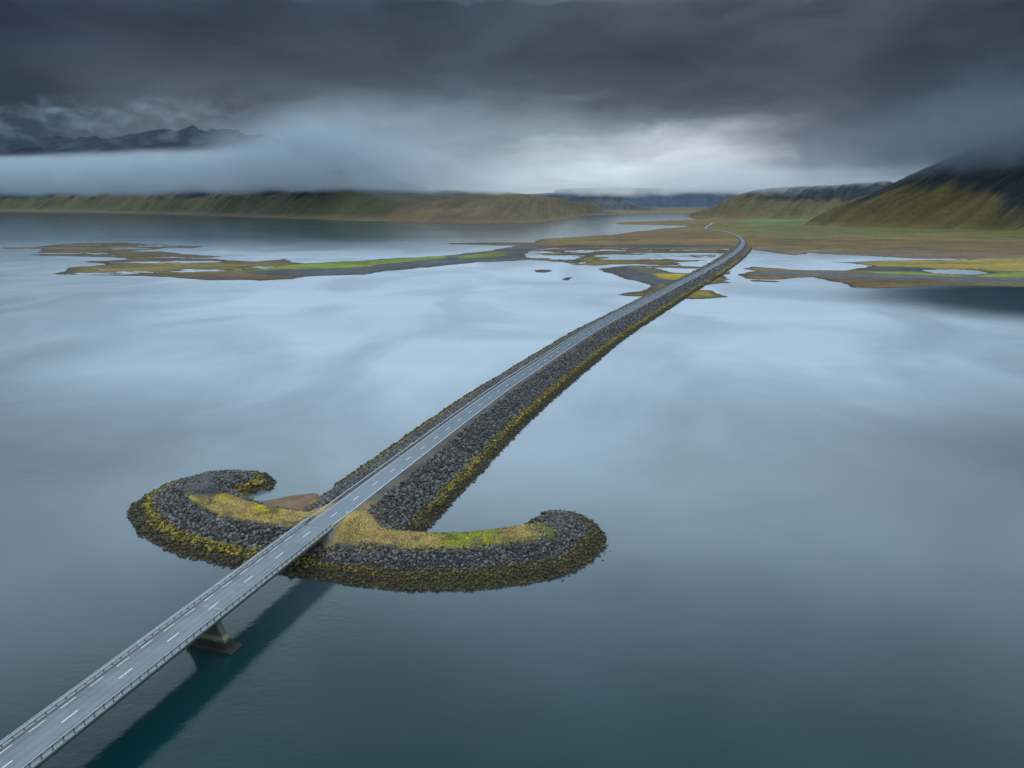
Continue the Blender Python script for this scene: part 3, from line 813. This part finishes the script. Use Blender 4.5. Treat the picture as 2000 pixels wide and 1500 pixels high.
def bank_colour(x, y, h, e):
    """crest turf, gravel shoulder, rock-dust fill"""
    fill = alb((70, 70, 74)); grav = alb((108, 100, 92)); dry = alb((188, 160, 98)); yel = alb((212, 186, 60)); lime = alb((160, 158, 52)); mud = alb((142, 110, 88)); weed = alb((92, 80, 44))
    n = fbm(x / 6, y / 6, 61, 5, 0.6); n2 = fbm(x / 14, y / 14, 67, 4, 0.55)
    c = np.tile(fill, (len(x), 1)) * (1 + 0.3 * n)[:, None]
    def mixin(w, colr, var=0.25):
        nonlocal c
        w = np.clip(w, 0, 1)[:, None]
        c = c * (1 - w) + colr * (1 + var * n)[:, None] * w
    mixin(sstep(2.3, 1.6, h + 0.6 * n), weed)
    d, side, arc = line_dist(x, y, coarse)
    on_road = (d < 9.5) & (h > 4.5)
    mixin(sstep(1.2, 0.0, e) * on_road, grav)
    dl, sl, al = line_dist(x, y, ARM_L); dr, sr, ar = line_dist(x, y, ARM_R)
    inL = sstep(7.0, 4.6, dl + 2.0 * n - np.where(sl > 0, 1.5, -0.8)); inR = sstep(6.4, 4.0, dr + 2.0 * n)
    mixin(inL * sstep(48, 40, al + 4 * n) * (h > 3.2), dry)
    mixin(inR * sstep(70, 58, ar + 6 * n2) * (h > 3.2), dry)
    mixin(inL * sstep(12, 20, al) * sstep(60, 50, al + 5 * n2) * sstep(-0.25, 0.15, n2 + 0.2 * n) * (h > 3.2), yel, 0.35)
    mixin(inR * sstep(26, 36, ar) * sstep(74, 62, ar) * sstep(-0.2, 0.15, n2 + 0.25 * n) * (h > 3.2), lime, 0.35)
    bare = sstep(0.12, 0.4, fbm(x / 3.2, y / 3.2, 83, 4, 0.6) + 0.3 * n2)
    mixin(bare * 0.7 * (inL + inR) * (h > 3.2), alb((112, 104, 92)))
    gr = alb((104, 100, 100))
    mixin(sstep(5.5, 3.5, dl) * sstep(52, 58, al), gr); mixin(sstep(5, 3, dr) * sstep(62, 70, ar), gr)
    # turf apron between the road and the right arm
    a = sstep(17, 9, np.hypot(x + 45, y - 181)) * (h > 3.5)
    mixin(a * sstep(-0.5, 0.1, n2 + 0.3) * 0.9, dry)
    mixin(sstep(5, 2.5, np.hypot(x + 32, y - 184)) * (h > 3.0), lime)
    beach = sstep(0.0, 2.0, poly_sd(x, y, [(-93, 207), (-92, 215), (-82, 213.6), (-75, 217), (-63, 223), (-58, 212), (-62, 196), (-78, 198)])) * (h < 1.6)
    mixin(beach, mud)
    return c

def fill_mesh(name, x, y, nr, nc):
    h, e = bank_height(x, y)
    h = h - 0.10 * (e > 0)
    keep = h > -1.2
    f = grid_faces(nr, nc, keep)
    vv = np.stack([x, y, h], 1) - CW0
    c = bank_colour(x, y, h, e)
    vv, f, c = compact(vv, f, c)
    n = np.cross(vv[f[0, 1]] - vv[f[0, 0]], vv[f[0, 2]] - vv[f[0, 0]])
    if n[2] < 0:
        f = f[:, ::-1]
    return link(name, make_mesh(name, vv, f, M_bank, col=c, smooth=True), parent=causeway)

HILT = (-134.0, 42.0, 146.0, 246.0)
gx = np.arange(HILT[0], HILT[1] + .1, 0.9); gy = np.arange(HILT[2], HILT[3] + .1, 0.9)
X, Y = np.meshgrid(gx, gy)
fill_mesh("embankment", X.ravel(), Y.ravel(), len(gy), len(gx))
i0 = int(np.argmin(np.abs(ROAD2[:, 1] - 243)))
rows = np.arange(i0, min(len(ROAD2) - 1, I_LAND + 40))
rows = rows[(rows < i0 + 220) | ((rows - i0) % 2 == 0)]
nn = np.linspace(-26, 26, 53)
X = ROAD2[rows, 0][:, None] + RN[rows, 0][:, None] * nn; Y = ROAD2[rows, 1][:, None] + RN[rows, 1][:, None] * nn
fill_mesh("embankment", X.ravel(), Y.ravel(), len(rows), len(nn))

# ---- boulders
def hull_rock(seed, npts=11):
    import bmesh
    rnd = random.Random(seed)
    bm = bmesh.new()
    for _ in range(npts):
        p = Vector((rnd.gauss(0, 1), rnd.gauss(0, 1), rnd.gauss(0, 1))).normalized() * rnd.uniform(0.8, 1.05)
        bm.verts.new((p.x * 0.62, p.y * 0.5, p.z * 0.42))
    r = bmesh.ops.convex_hull(bm, input=bm.verts)
    junk = [g for g in r['geom_interior'] + r['geom_unused'] if isinstance(g, bmesh.types.BMVert)]
    if junk:
        bmesh.ops.delete(bm, geom=list(set(junk)), context='VERTS')
    bm.normal_update()
    bmesh.ops.triangulate(bm, faces=bm.faces)
    bm.verts.index_update()
    v = np.array([x.co[:] for x in bm.verts]); f = np.array([[q.index for q in p.verts] for p in bm.faces])
    bm.free()
    return v, f
ROCKS = [hull_rock(500 + i, 9 + i % 5) for i in range(8)]

def scatter(x, y, smin, smax):
    """candidate stones: position, size, turn"""
    x = x + RNG.uniform(-.5, .5, x.shape) * smin; y = y + RNG.uniform(-.5, .5, x.shape) * smin
    h, e = bank_height(x, y)
    s = np.exp(RNG.normal(0, 0.40, x.shape)) * (smin + smax) / 2
    s = np.clip(s, smin * .5, smax * 1.3)
    return x, y, h, e, s

cand = []
st = 0.86
X, Y = np.meshgrid(np.arange(HILT[0], HILT[1], st), np.arange(HILT[2], HILT[3], st))
x, y, h, e, s = scatter(X.ravel(), Y.ravel(), 0.9, 1.36)
east = sstep(-60, -30, x) * sstep(205, 190, y)
s = s * (1 - 0.22 * east)
cand.append((x, y, h, e, s))
x, y, h, e, s = scatter((X[::1, ::1]).ravel() + 0.5, Y.ravel() + 0.5, 0.62, 0.9)      # smaller stones filling between
m = RNG.random(len(x)) < np.where(x > -50, 0.8, 0.55)
cand.append(tuple(a[m] for a in (x, y, h, e, s)))
rows2, s_acc = np.arange(i0, min(len(ROAD2) - 1, I_LAND + 6)), []
for lo, hi, stp in ((0, 90, 0.78), (90, 200, 1.05), (200, len(rows2), 1.9)):
    a = rows2[lo:hi]
    if len(a) < 2: continue
    L = ROAD_S[a[-1]] - ROAD_S[a[0]]
    sv = np.arange(0, L, stp) + ROAD_S[a[0]]
    nv = np.arange(-24, 24, stp)
    S, N = np.meshgrid(sv, nv)
    S = S.ravel(); N = N.ravel()
    bx = np.interp(S, ROAD_S, ROAD2[:, 0]) + np.interp(S, ROAD_S, RN[:, 0]) * N
    by = np.interp(S, ROAD_S, ROAD2[:, 1]) + np.interp(S, ROAD_S, RN[:, 1]) * N
    cand.append(scatter(bx, by, stp * 0.95, stp * 1.35))
x, y, h, e, s = (np.concatenate([c[i] for c in cand]) for i in range(5))
nse = fbm(x / 7, y / 7, 71, 3)
dc_ = line_dist(x, y, coarse)[0]
front = -((x - ABUT[0]) * AX[0] + (y - ABUT[1]) * AX[1])
keep = (h > -0.30) & ((e > 0.5 + 0.6 * nse) | (front > 2.5) & (line_dist(x, y, coarse)[0] < 14) & (h < 4.6))
dL, sL, aL = line_dist(x, y, ARM_L); dR, sR, aR = line_dist(x, y, ARM_R)
# turf reaches a little way down the inner side of the arms
keep &= ~((dL < 7.5) & (sL > 0) & (aL < 44) & (h > 2.6)) & ~((dR < 6.2) & (sR < 0) & (aR < 60) & (h > 3.2))
keep &= ~((np.hypot(x + 44.5, y - 181.5) < 8.0) & (h > 3.4))
bsd = poly_sd(x, y, [(-91, 207), (-90, 213), (-82, 211.6), (-75, 215), (-65, 220.5), (-58, 212), (-62, 196), (-78, 198)])
keep &= ~((bsd > -6) & (h < 1.2) & (line_dist(x, y, coarse)[0] > 18.5) & (dL > 8.5))
dc, sc_, ac = line_dist(x, y, coarse)
keep &= ~((dc < 5.2) & (h > 4.8))
tip = (e <= 0.8) & (((dL < 6) & (aL > 50)) | ((dR < 5) & (aR > 59)))
s = np.where(tip, s * np.where(x > -50, 0.7, 0.45), s)
keep |= tip & (RNG.random(len(x)) < 0.85)
turf = (e <= 0.8) & ~tip & (dc_ > 8) & (h > 3)
s = np.where(turf, s * 0.45, s)
keep |= turf & (RNG.random(len(x)) < 0.05)
keep &= (h > 0.0) | (RNG.random(len(x)) < 0.4)
x, y, h, e, s = (a[keep] for a in (x, y, h, e, s))
# no stones inside the abutment
loc_s = (x - ABUT[0]) * AX[0] + (y - ABUT[1]) * AX[1]; loc_n = (x - ABUT[0]) * NX[0] + (y - ABUT[1]) * NX[1]
k2 = ~((loc_s > -2.2) & (loc_s < 8) & (np.abs(loc_n) < 5.4))
x, y, h, e, s = (a[k2] for a in (x, y, h, e, s))
# stray stones in the shallows off the right arm
th = RNG.uniform(-0.9, 1.5, 30); rr = RNG.uniform(14.5, 19.5, 30)
sx, sy = 8 + rr * np.cos(th - 0.55), 182 + rr * np.sin(th - 0.55)
x = np.r_[x, sx]; y = np.r_[y, sy]; h = np.r_[h, np.full(30, -0.12)]; s = np.r_[s, RNG.uniform(0.4, 0.8, 30)]
N = len(x)
yaw = RNG.uniform(0, 2 * math.pi, N); tx = RNG.normal(0, 0.35, N); ty = RNG.normal(0, 0.35, N)
var = RNG.integers(0, len(ROCKS), N); zoff = RNG.uniform(-0.02, 0.22, N) * s
cxr = np.hypot(x, y)
dist = np.sqrt(x * x + y * y + CAM_H ** 2)
vis = s / dist * np.where((loc_n := (x - ABUT[0]) * NX[0] + (y - ABUT[1]) * NX[1]) > -1e9, 1, 1)
# the largest to look at, not tucked under the deck or on the blind side of a crest
hid = ((np.abs(loc_n) < 7) & (((x - ABUT[0]) * AX[0] + (y - ABUT[1]) * AX[1]) < 8)) | (h < 0.2) | (y > 205)
order = np.argsort(-(vis * np.where(hid, 0.3, 1.0)))
part_ids = set(order[:300].tolist())
rock_me = []
for i, (rv, rf) in enumerate(ROCKS):
    rock_me.append(make_mesh("boulder", rv, rf, M_rock))
for i in order[:300]:
    o = link("boulder", rock_me[var[i]], parent=causeway, loc=(x[i] - CW0[0], y[i] - CW0[1], h[i] + zoff[i]))
    o.scale = (s[i], s[i], s[i])
    o.rotation_euler = (tx[i], ty[i], yaw[i])
rest = np.array(order[300:])
V, F, off = [], [], 0
for k, (rv, rf) in enumerate(ROCKS):
    ids = rest[var[rest] == k]
    if not len(ids): continue
    ca, sa = np.cos(yaw[ids]), np.sin(yaw[ids]); cx_, sx_ = np.cos(tx[ids]), np.sin(tx[ids]); cy_, sy_ = np.cos(ty[ids]), np.sin(ty[ids])
    p = np.repeat(rv[None], len(ids), 0) * s[ids][:, None, None]
    px, py, pz = p[..., 0], p[..., 1], p[..., 2]
    py, pz = py * cx_[:, None] - pz * sx_[:, None], py * sx_[:, None] + pz * cx_[:, None]
    px, pz = px * cy_[:, None] + pz * sy_[:, None], -px * sy_[:, None] + pz * cy_[:, None]
    px, py = px * ca[:, None] - py * sa[:, None], px * sa[:, None] + py * ca[:, None]
    q = np.stack([px + x[ids][:, None] - CW0[0], py + y[ids][:, None] - CW0[1], pz + (h[ids] + zoff[ids])[:, None]], -1)
    V.append(q.reshape(-1, 3))
    F.append((rf[None] + (np.arange(len(ids)) * len(rv))[:, None, None]).reshape(-1, 3) + off)
    off += len(ids) * len(rv)
o = link("riprap", make_mesh("riprap", np.concatenate(V), np.concatenate(F), M_rock), parent=causeway)
o['kind'] = 'stuff'
print("boulders", N, "triangles", sum(len(f) for f in F))

# ---- dry grass tufts on the crests
n_t = 26000
pts = []
for line, w, a1 in ((ARM_L, 6.5, 46), (ARM_R, 5.0, 64)):
    ln, S = resample(line, 0.5)
    tg = np.gradient(ln, axis=0); tg /= np.linalg.norm(tg, axis=1)[:, None]
    k = RNG.integers(0, int(np.searchsorted(S, a1)), n_t // 2)
    nrm = RNG.uniform(-1, 1, n_t // 2) * w
    pts.append(np.stack([ln[k, 0] + tg[k, 1] * nrm, ln[k, 1] - tg[k, 0] * nrm], 1) + RNG.normal(0, .3, (n_t // 2, 2)))
p = np.concatenate(pts)
hh, ee = bank_height(p[:, 0], p[:, 1])
cl = bank_colour(p[:, 0], p[:, 1], hh, ee)
ls = (p[:, 0] - ABUT[0]) * AX[0] + (p[:, 1] - ABUT[1]) * AX[1]; lnn = np.abs((p[:, 0] - ABUT[0]) * NX[0] + (p[:, 1] - ABUT[1]) * NX[1])
ok = (hh > 3.0) & (lnn > 5.4) & (cl[:, 0] > cl[:, 2] * 1.35) & (RNG.random(len(p)) < 0.7)
p, hh, cl = p[ok], hh[ok], cl[ok]
K = len(p)
rr = RNG.uniform(0.12, 0.36, K); ht = RNG.uniform(0.10, 0.42, K); an = RNG.uniform(0, 6.28, K)
tv = []
for j in range(3):
    a = an + j * 2.094
    tv.append(np.stack([p[:, 0] + rr * np.cos(a), p[:, 1] + rr * np.sin(a), hh - 0.03], 1))
tv.append(np.stack([p[:, 0] + RNG.normal(0, .08, K), p[:, 1] + RNG.normal(0, .08, K), hh + ht], 1))
vv = np.stack(tv, 1).reshape(-1, 3) - CW0
b4 = np.arange(K)[:, None] * 4
ff = np.concatenate([b4 + np.array([[0, 1, 3]]), b4 + np.array([[1, 2, 3]]), b4 + np.array([[2, 0, 3]])])
cc = np.repeat(cl * RNG.uniform(0.5, 1.5, K)[:, None], 4, 0)
o = link("grass", make_mesh("grass", vv, ff, M_grass, col=cc), parent=causeway)
o['kind'] = 'stuff'

# ------------------------------------------------------------------ road over the causeway
def ribbon(i_a, i_b, n0, n1, dz, step=1, org=np.zeros(3), cols=None):
    idx = np.arange(i_a, i_b + 1, step)
    ns = np.linspace(n0, n1, cols or 2)
    X = ROAD2[idx, 0][:, None] + RN[idx, 0][:, None] * ns; Y = ROAD2[idx, 1][:, None] + RN[idx, 1][:, None] * ns
    Z = np.repeat((ROAD3[idx, 2] + dz)[:, None], len(ns), 1)
    v = np.stack([X, Y, Z], -1).reshape(-1, 3) - org
    uv = np.stack([np.repeat(ns[None], len(idx), 0), np.repeat(ROAD_S[idx][:, None], len(ns), 1)], -1).reshape(-1, 2)
    return v, grid_faces(len(idx), len(ns)), uv

def road_strip(name, s0, s1, n0, n1, dz, mat, parent, org):
    """flat strip between two distances along the road"""
    n = max(2, int((s1 - s0) / 3) + 1)
    S = np.linspace(s0, s1, n)
    bx = np.interp(S, ROAD_S, ROAD2[:, 0]); by = np.interp(S, ROAD_S, ROAD2[:, 1]); bz = np.interp(S, ROAD_S, ROAD3[:, 2])
    rx = np.interp(S, ROAD_S, RN[:, 0]); ry = np.interp(S, ROAD_S, RN[:, 1])
    v = np.concatenate([np.stack([bx + rx * n0, by + ry * n0, bz + dz], 1), np.stack([bx + rx * n1, by + ry * n1, bz + dz], 1)]) - org
    f = [[i, n + i, n + i + 1, i + 1] for i in range(n - 1)]
    return link(name, make_mesh(name, v, f, mat), parent=parent)

RO = np.array([ABUT[0], ABUT[1], 8.0])
v, f, uv = ribbon(0, len(ROAD2) - 1, -3.75, 3.75, 0.0, org=RO, cols=9)
road = link("road", make_mesh("road", v, f, M_asphalt, uv=uv, smooth=True))
road.location = RO
tag(road, "wet two lane asphalt road running along the causeway", kind='structure')
# verge that carries the road across the land
v, f, _ = ribbon(I_LAND - 20, len(ROAD2) - 1, -10, 10, -0.25, org=RO)
nrow = len(v) // 2
idx = np.arange(I_LAND - 20, len(ROAD2))
ns = np.array([-13, -5.2, 5.2, 13.0])
X = ROAD2[idx, 0][:, None] + RN[idx, 0][:, None] * ns; Y = ROAD2[idx, 1][:, None] + RN[idx, 1][:, None] * ns
Z = ROAD3[idx, 2][:, None] + np.array([-3.2, -0.12, -0.12, -3.2])[None]
vv = np.stack([X, Y, Z], -1).reshape(-1, 3) - RO
o = link("road_verge", make_mesh("road_verge", vv, grid_faces(len(idx), 4), M_bank, col=np.tile(alb((92, 90, 88)), (len(vv), 1)), smooth=False), parent=road)
S_END = float(ROAD_S[I_LAND])
k = 0
for s0 in np.arange(7.0, 470.0, 12.0):
    road_strip("lane_marking", s0, s0 + 3.2, -0.09, 0.09, 0.006, M_white, road, RO)
for a, b in ((1.5, 24), (24.4, 60), (60.4, 110), (110.5, 180), (180.5, 290), (290.5, S_END)):
    road_strip("edge_line", a, b, 3.22, 3.44, 0.006, M_worn, road, RO)
    road_strip("edge_line", a, b, -3.42, -3.24, 0.006, M_worn, road, RO)

# ------------------------------------------------------------------ bridge
def W(s, n, z):
    """bridge frame: s metres before the abutment are negative, n right, z up (world), returned in the bridge's own space"""
    return (AX[0] * s + NX[0] * n, AX[1] * s + NX[1] * n, z - 8.0)

bridge = empty("bridge", (ABUT[0], ABUT[1], 8.0), label="narrow two lane concrete bridge on a wall pier ending at the rocky causeway arms", cat="bridge")

def prism(name, prof, s0, s1, mat, parent, s_skew=0.0):
    """profile of (n, z) points swept along the bridge"""
    k = len(prof)
    v = [W(s0, n, z) for n, z in prof] + [W(s1, n, z) for n, z in prof]
    f = [[i, (i + 1) % k, k + (i + 1) % k, k + i] for i in range(k)] + [list(range(k))[::-1], list(range(k, 2 * k))]
    return link(name, make_mesh(name, v, f, mat), parent=parent)

def box_local(name, s0, s1, n0, n1, z0, z1, mat, parent):
    return prism(name, [(n0, z0), (n1, z0), (n1, z1), (n0, z1)], s0, s1, mat, parent)

S_B = -132.0
prism("deck", [(-4.0, 7.72), (4.0, 7.72), (4.0, 7.99), (0.0, 8.0), (-4.0, 7.99)], S_B, 0.0, M_deck, bridge)
for sg in (-1, 1):
    a, b = 4.003, 4.55
    prof = [(sg * a, 7.86), (sg * b, 7.86), (sg * b, 8.16), (sg * a, 8.16)]
    prism("edge_beam", prof if sg > 0 else prof[::-1], S_B, 1.4, M_conc, bridge)
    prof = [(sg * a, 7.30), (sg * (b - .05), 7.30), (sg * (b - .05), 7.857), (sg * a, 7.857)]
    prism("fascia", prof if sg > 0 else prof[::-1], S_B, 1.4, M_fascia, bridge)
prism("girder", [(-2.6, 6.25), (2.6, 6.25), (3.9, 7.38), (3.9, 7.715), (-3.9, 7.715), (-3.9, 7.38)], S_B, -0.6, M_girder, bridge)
# joint strips across the deck
def cross_strip(name, s, n0, n1, w, mat, skew):
    v = [W(s + skew * n0 - w, n0, 8.006), W(s + skew * n1 - w, n1, 8.006), W(s + skew * n1 + w, n1, 8.006), W(s + skew * n0 + w, n0, 8.006)]
    return link(name, make_mesh(name, v, [[0, 1, 2, 3]], mat), parent=bridge)
S_J = float(np.dot(at(410, 1185.5, 8) - ABUT, AX))
cross_strip("expansion_joint", S_J, -3.3, -0.5, 0.16, M_patch, 0.0)
cross_strip("expansion_joint", S_J, 0.5, 3.3, 0.16, M_patch, 0.0)
cross_strip("expansion_joint", -0.15, -3.95, 3.95, 0.14, M_patch, 0.0)
# lane markings on the deck
sd0 = float(np.dot(at(598.5, 1044, 8) - ABUT, AX))
for j in range(0, 11):
    c = sd0 - 12.0 * j
    if c + 1.6 > -0.6 or c - 1.6 < S_B: continue
    box_local("lane_marking", c - 1.6, c + 1.6, -0.08, 0.08, 7.99, 8.008, M_white, bridge)
for j in range(0, 22):
    c = sd0 + 2.6 - 6.0 * j
    if c + 1.5 > -0.6 or c - 1.5 < S_B: continue
    for n in (-3.28, 3.28):
        box_local("lane_marking", c - 1.5, c + 1.5, n - 0.07, n + 0.07, 7.97, 8.006, M_cream if j % 3 else M_white, bridge)

# piers
def pier(s):
    """wall pier: wider at the foot, ledge above a broad footing"""
    root = None
    n_b, n_t, t_b, t_t, z_t = 5.3, 3.3, 1.0, 0.75, 6.24
    zs = [(-1.5, 5.55, 1.15), (2.1, 5.25, 1.1), (2.3, 4.95, 0.85), (4.4, 4.0, 0.75), (6.24, 3.3, 0.75)]
    V, F = [], []
    for z, n, t in zs:
        V += [W(s - t, -n, z), W(s + t, -n, z), W(s + t, n, z), W(s - t, n, z)]
    for k in range(len(zs) - 1):
        for i in range(4):
            F.append([k * 4 + i, k * 4 + (i + 1) % 4, k * 4 + 4 + (i + 1) % 4, k * 4 + 4 + i])
    F += [[3, 2, 1, 0], [len(V) - 4, len(V) - 3, len(V) - 2, len(V) - 1]]
    F = [f[::-1] for f in F]
    o = link("pier", make_mesh("pier", V, F, M_pier), parent=bridge)
    ft = [(-7.3, -2.0), (7.3, -2.0), (7.3, 0.35), (6.9, 0.6), (-6.9, 0.6), (-7.3, 0.35)]
    k = len(ft)
    v = [W(s - 1.9, n, z) for n, z in ft] + [W(s + 1.9, n, z) for n, z in ft]
    f = [[i, (i + 1) % k, k + (i + 1) % k, k + i] for i in range(k)] + [list(range(k))[::-1], list(range(k, 2 * k))]
    link("footing", make_mesh("footing", v, f, M_pier), parent=o)
S_P = float(np.dot(at(433, 1263, 0) - ABUT, AX)) - 0.3
pier(S_P)

# abutment with wing walls
ab = box_local("abutment", -1.2, 0.9, -4.0, 4.0, 2.0, 7.0, M_conc, bridge)
for sg in (-1, 1):
    n0, n1 = (4.01, 4.38) if sg > 0 else (-4.38, -4.01)
    prof = [(-0.9, 3.9), (0.8, 3.9), (5.6, 6.7), (5.6, 7.29), (-0.9, 7.29)]
    v = [W(s, n0, z) for s, z in prof] + [W(s, n1, z) for s, z in prof]
    k = len(prof)
    f = [[i, (i + 1) % k, k + (i + 1) % k, k + i] for i in range(k)] + [list(range(k))[::-1], list(range(k, 2 * k))]
    link("wing_wall", make_mesh("wing_wall", v, f, M_conc), parent=ab)

# guard rails on the bridge: W-beam, hand rail, posts every two metres
POST_W = 0.05
def post_mesh():
    z0, z1 = 0.0, 1.0
    v = [(-.05, -.045, z0), (.05, -.045, z0), (.05, .045, z0), (-.05, .045, z0), (-.045, -.04, z1), (.045, -.04, z1), (.045, .04, z1), (-.045, .04, z1),
         (-.13, -.13, 0.03), (.13, -.13, 0.03), (.13, .13, 0.03), (-.13, .13, 0.03), (-.13, -.13, 0.0), (.13, -.13, 0.0), (.13, .13, 0.0), (-.13, .13, 0.0)]
    f = [[0, 1, 5, 4], [1, 2, 6, 5], [2, 3, 7, 6], [3, 0, 4, 7], [4, 5, 6, 7], [8, 9, 10, 11], [12, 13, 9, 8], [13, 14, 10, 9], [14, 15, 11, 10], [15, 12, 8, 11]]
    return make_mesh("post", v, f, M_post)
POST = post_mesh()
ANG = math.atan2(AX[1], AX[0])

def wbeam_profile(n, sg):
    """corrugated beam profile on the traffic face; sg points to the traffic"""
    return [(n, 0.46), (n + sg * .08, 0.52), (n + sg * .08, 0.58), (n + sg * .015, 0.63), (n + sg * .015, 0.67), (n + sg * .08, 0.72), (n + sg * .08, 0.78), (n, 0.84), (n - sg * .012, 0.835), (n - sg * .012, 0.465)]

for sg, s_hi in ((1, 2.6), (-1, 3.2)):
    n_p = sg * 4.28
    gr = prism("guardrail", [(a, 8.16 + b) for a, b in wbeam_profile(n_p - sg * .07, -sg)], S_B, s_hi, M_steel, bridge)
    prism("handrail", [(n_p + .045, 9.10), (n_p + .045, 9.19), (n_p - .045, 9.19), (n_p - .045, 9.10)], S_B, s_hi - 1.5, M_steel, gr)
    for j in range(0, 66):
        s = 0.6 - 2.0 * j
        if s < S_B: break
        o = link("post", POST, parent=gr, loc=W(s, n_p, 8.16))
        o.rotation_euler = (0, 0, ANG)

# guard rail that runs on along the left edge of the causeway road
gr = empty("guardrail", (ABUT[0] - NX[0] * 4.6, ABUT[1] - NX[1] * 4.6, 8.0), label="long steel guardrail along the left edge of the causeway road", cat="guardrail")
GO = np.array(gr.location)
S = np.r_[np.arange(3.4, 300, 3.0), np.arange(300, S_END + 60, 8.0)]
prof = [(a, b - 0.02) for a, b in wbeam_profile(-4.55, 1)]
bx = np.interp(S, ROAD_S, ROAD2[:, 0]); by = np.interp(S, ROAD_S, ROAD2[:, 1]); bz = np.interp(S, ROAD_S, ROAD3[:, 2])
rx = np.interp(S, ROAD_S, RN[:, 0]); ry = np.interp(S, ROAD_S, RN[:, 1])
k = len(prof)
v = np.stack([np.stack([bx + rx * a, by + ry * a, bz + b], 1) for a, b in prof], 1).reshape(-1, 3) - GO
f = [[i * k + j, i * k + (j + 1) % k, (i + 1) * k + (j + 1) % k, (i + 1) * k + j] for i in range(len(S) - 1) for j in range(k)]
f += [list(range(k)), list(range((len(S) - 1) * k, len(S) * k))[::-1]]
link("rail", make_mesh("rail", v, f, M_steel), parent=gr)
for j in range(0, 60):
    s = 4.0 + j * 4.0
    i = int(np.argmin(np.abs(ROAD_S - s)))
    o = link("post", POST, parent=gr, loc=(np.interp(s, ROAD_S, ROAD2[:, 0]) + RN[i, 0] * -4.66 - GO[0], np.interp(s, ROAD_S, ROAD2[:, 1]) + RN[i, 1] * -4.66 - GO[1], np.interp(s, ROAD_S, ROAD3[:, 2]) - GO[2] - 0.15))
    o.rotation_euler = (0, 0, math.atan2(tang[i, 1], tang[i, 0]))

# marker posts
def marker(px, py, z, mat, label, h=1.0, w=0.09):
    q = at(px, py, z)
    r = empty("marker_post", (q[0], q[1], z), label=label, cat="marker post", group="marker posts beside the causeway road")
    def bx(name, w, z0, z1, m):
        v = [(sx * w, sy * w * .6, zz) for zz in (z0, z1) for sx, sy in ((-1, -1), (1, -1), (1, 1), (-1, 1))]
        f = [[3, 2, 1, 0], [4, 5, 6, 7], [0, 1, 5, 4], [1, 2, 6, 5], [2, 3, 7, 6], [3, 0, 4, 7]]
        link(name, make_mesh(name, v, f, m), parent=r)
    bx("stake", w, -0.3, h, mat); bx("reflector", w + .02, h * .72, h * .9, M_white)
marker(678.5, 1006, 7.9, M_yellow, "yellow marker post beside the right end of the bridge rail", 1.1, 0.16)
marker(626.5, 999, 7.4, M_pink, "red marker post behind the left guardrail at the bridge end", 1.2, 0.10)
marker(784.5, 923, 7.7, M_yellow, "white topped marker post on the right verge farther along", 1.0, 0.12)

# two dark animals far off on the road
def sheep(px, py, z, yaw, label):
    q = at(px, py, z)
    me = bpy.data.meshes.new("sheep")
    vs = [(0, 0, .72), (.35, 0, .74), (.6, 0, .9), (.78, 0, 1.02), (.98, 0, .95), (-.35, 0, .74), (-.55, 0, .7),
          (.38, .16, .45), (.38, .16, .02), (.38, -.16, .45), (.38, -.16, .02), (-.38, .16, .45), (-.42, .16, .02), (-.38, -.16, .45), (-.42, -.16, .02)]
    es = [(0, 1), (1, 2), (2, 3), (3, 4), (0, 5), (5, 6), (1, 7), (7, 8), (1, 9), (9, 10), (5, 11), (11, 12), (5, 13), (13, 14)]
    me.from_pydata(vs, es, [])
    o = link("sheep", me)
    sk = o.modifiers.new("skin", 'SKIN'); o.modifiers.new("sub", 'SUBSURF').levels = 1
    rad = [.34, .32, .2, .13, .08, .33, .12] + [.1, .05] * 4
    for d, r_ in zip(me.skin_vertices[0].data if len(me.skin_vertices) else [], rad):
        d.radius = (r_, r_)
    me.materials.append(simple_mat("dark_fleece", (0.03, 0.028, 0.026), 0.95, 0, 0.2, 6))
    o.location = (q[0], q[1], z); o.rotation_euler = (0, 0, yaw)
    tag(o, label, "sheep", "dark sheep on the road")
sheep(1383.2, 532.2, 5.85, 0.4, "tiny dark sheep on the far causeway road, left of the pair")
sheep(1385.8, 531.4, 5.85, 0.9, "tiny dark sheep on the far causeway road, right of the pair")
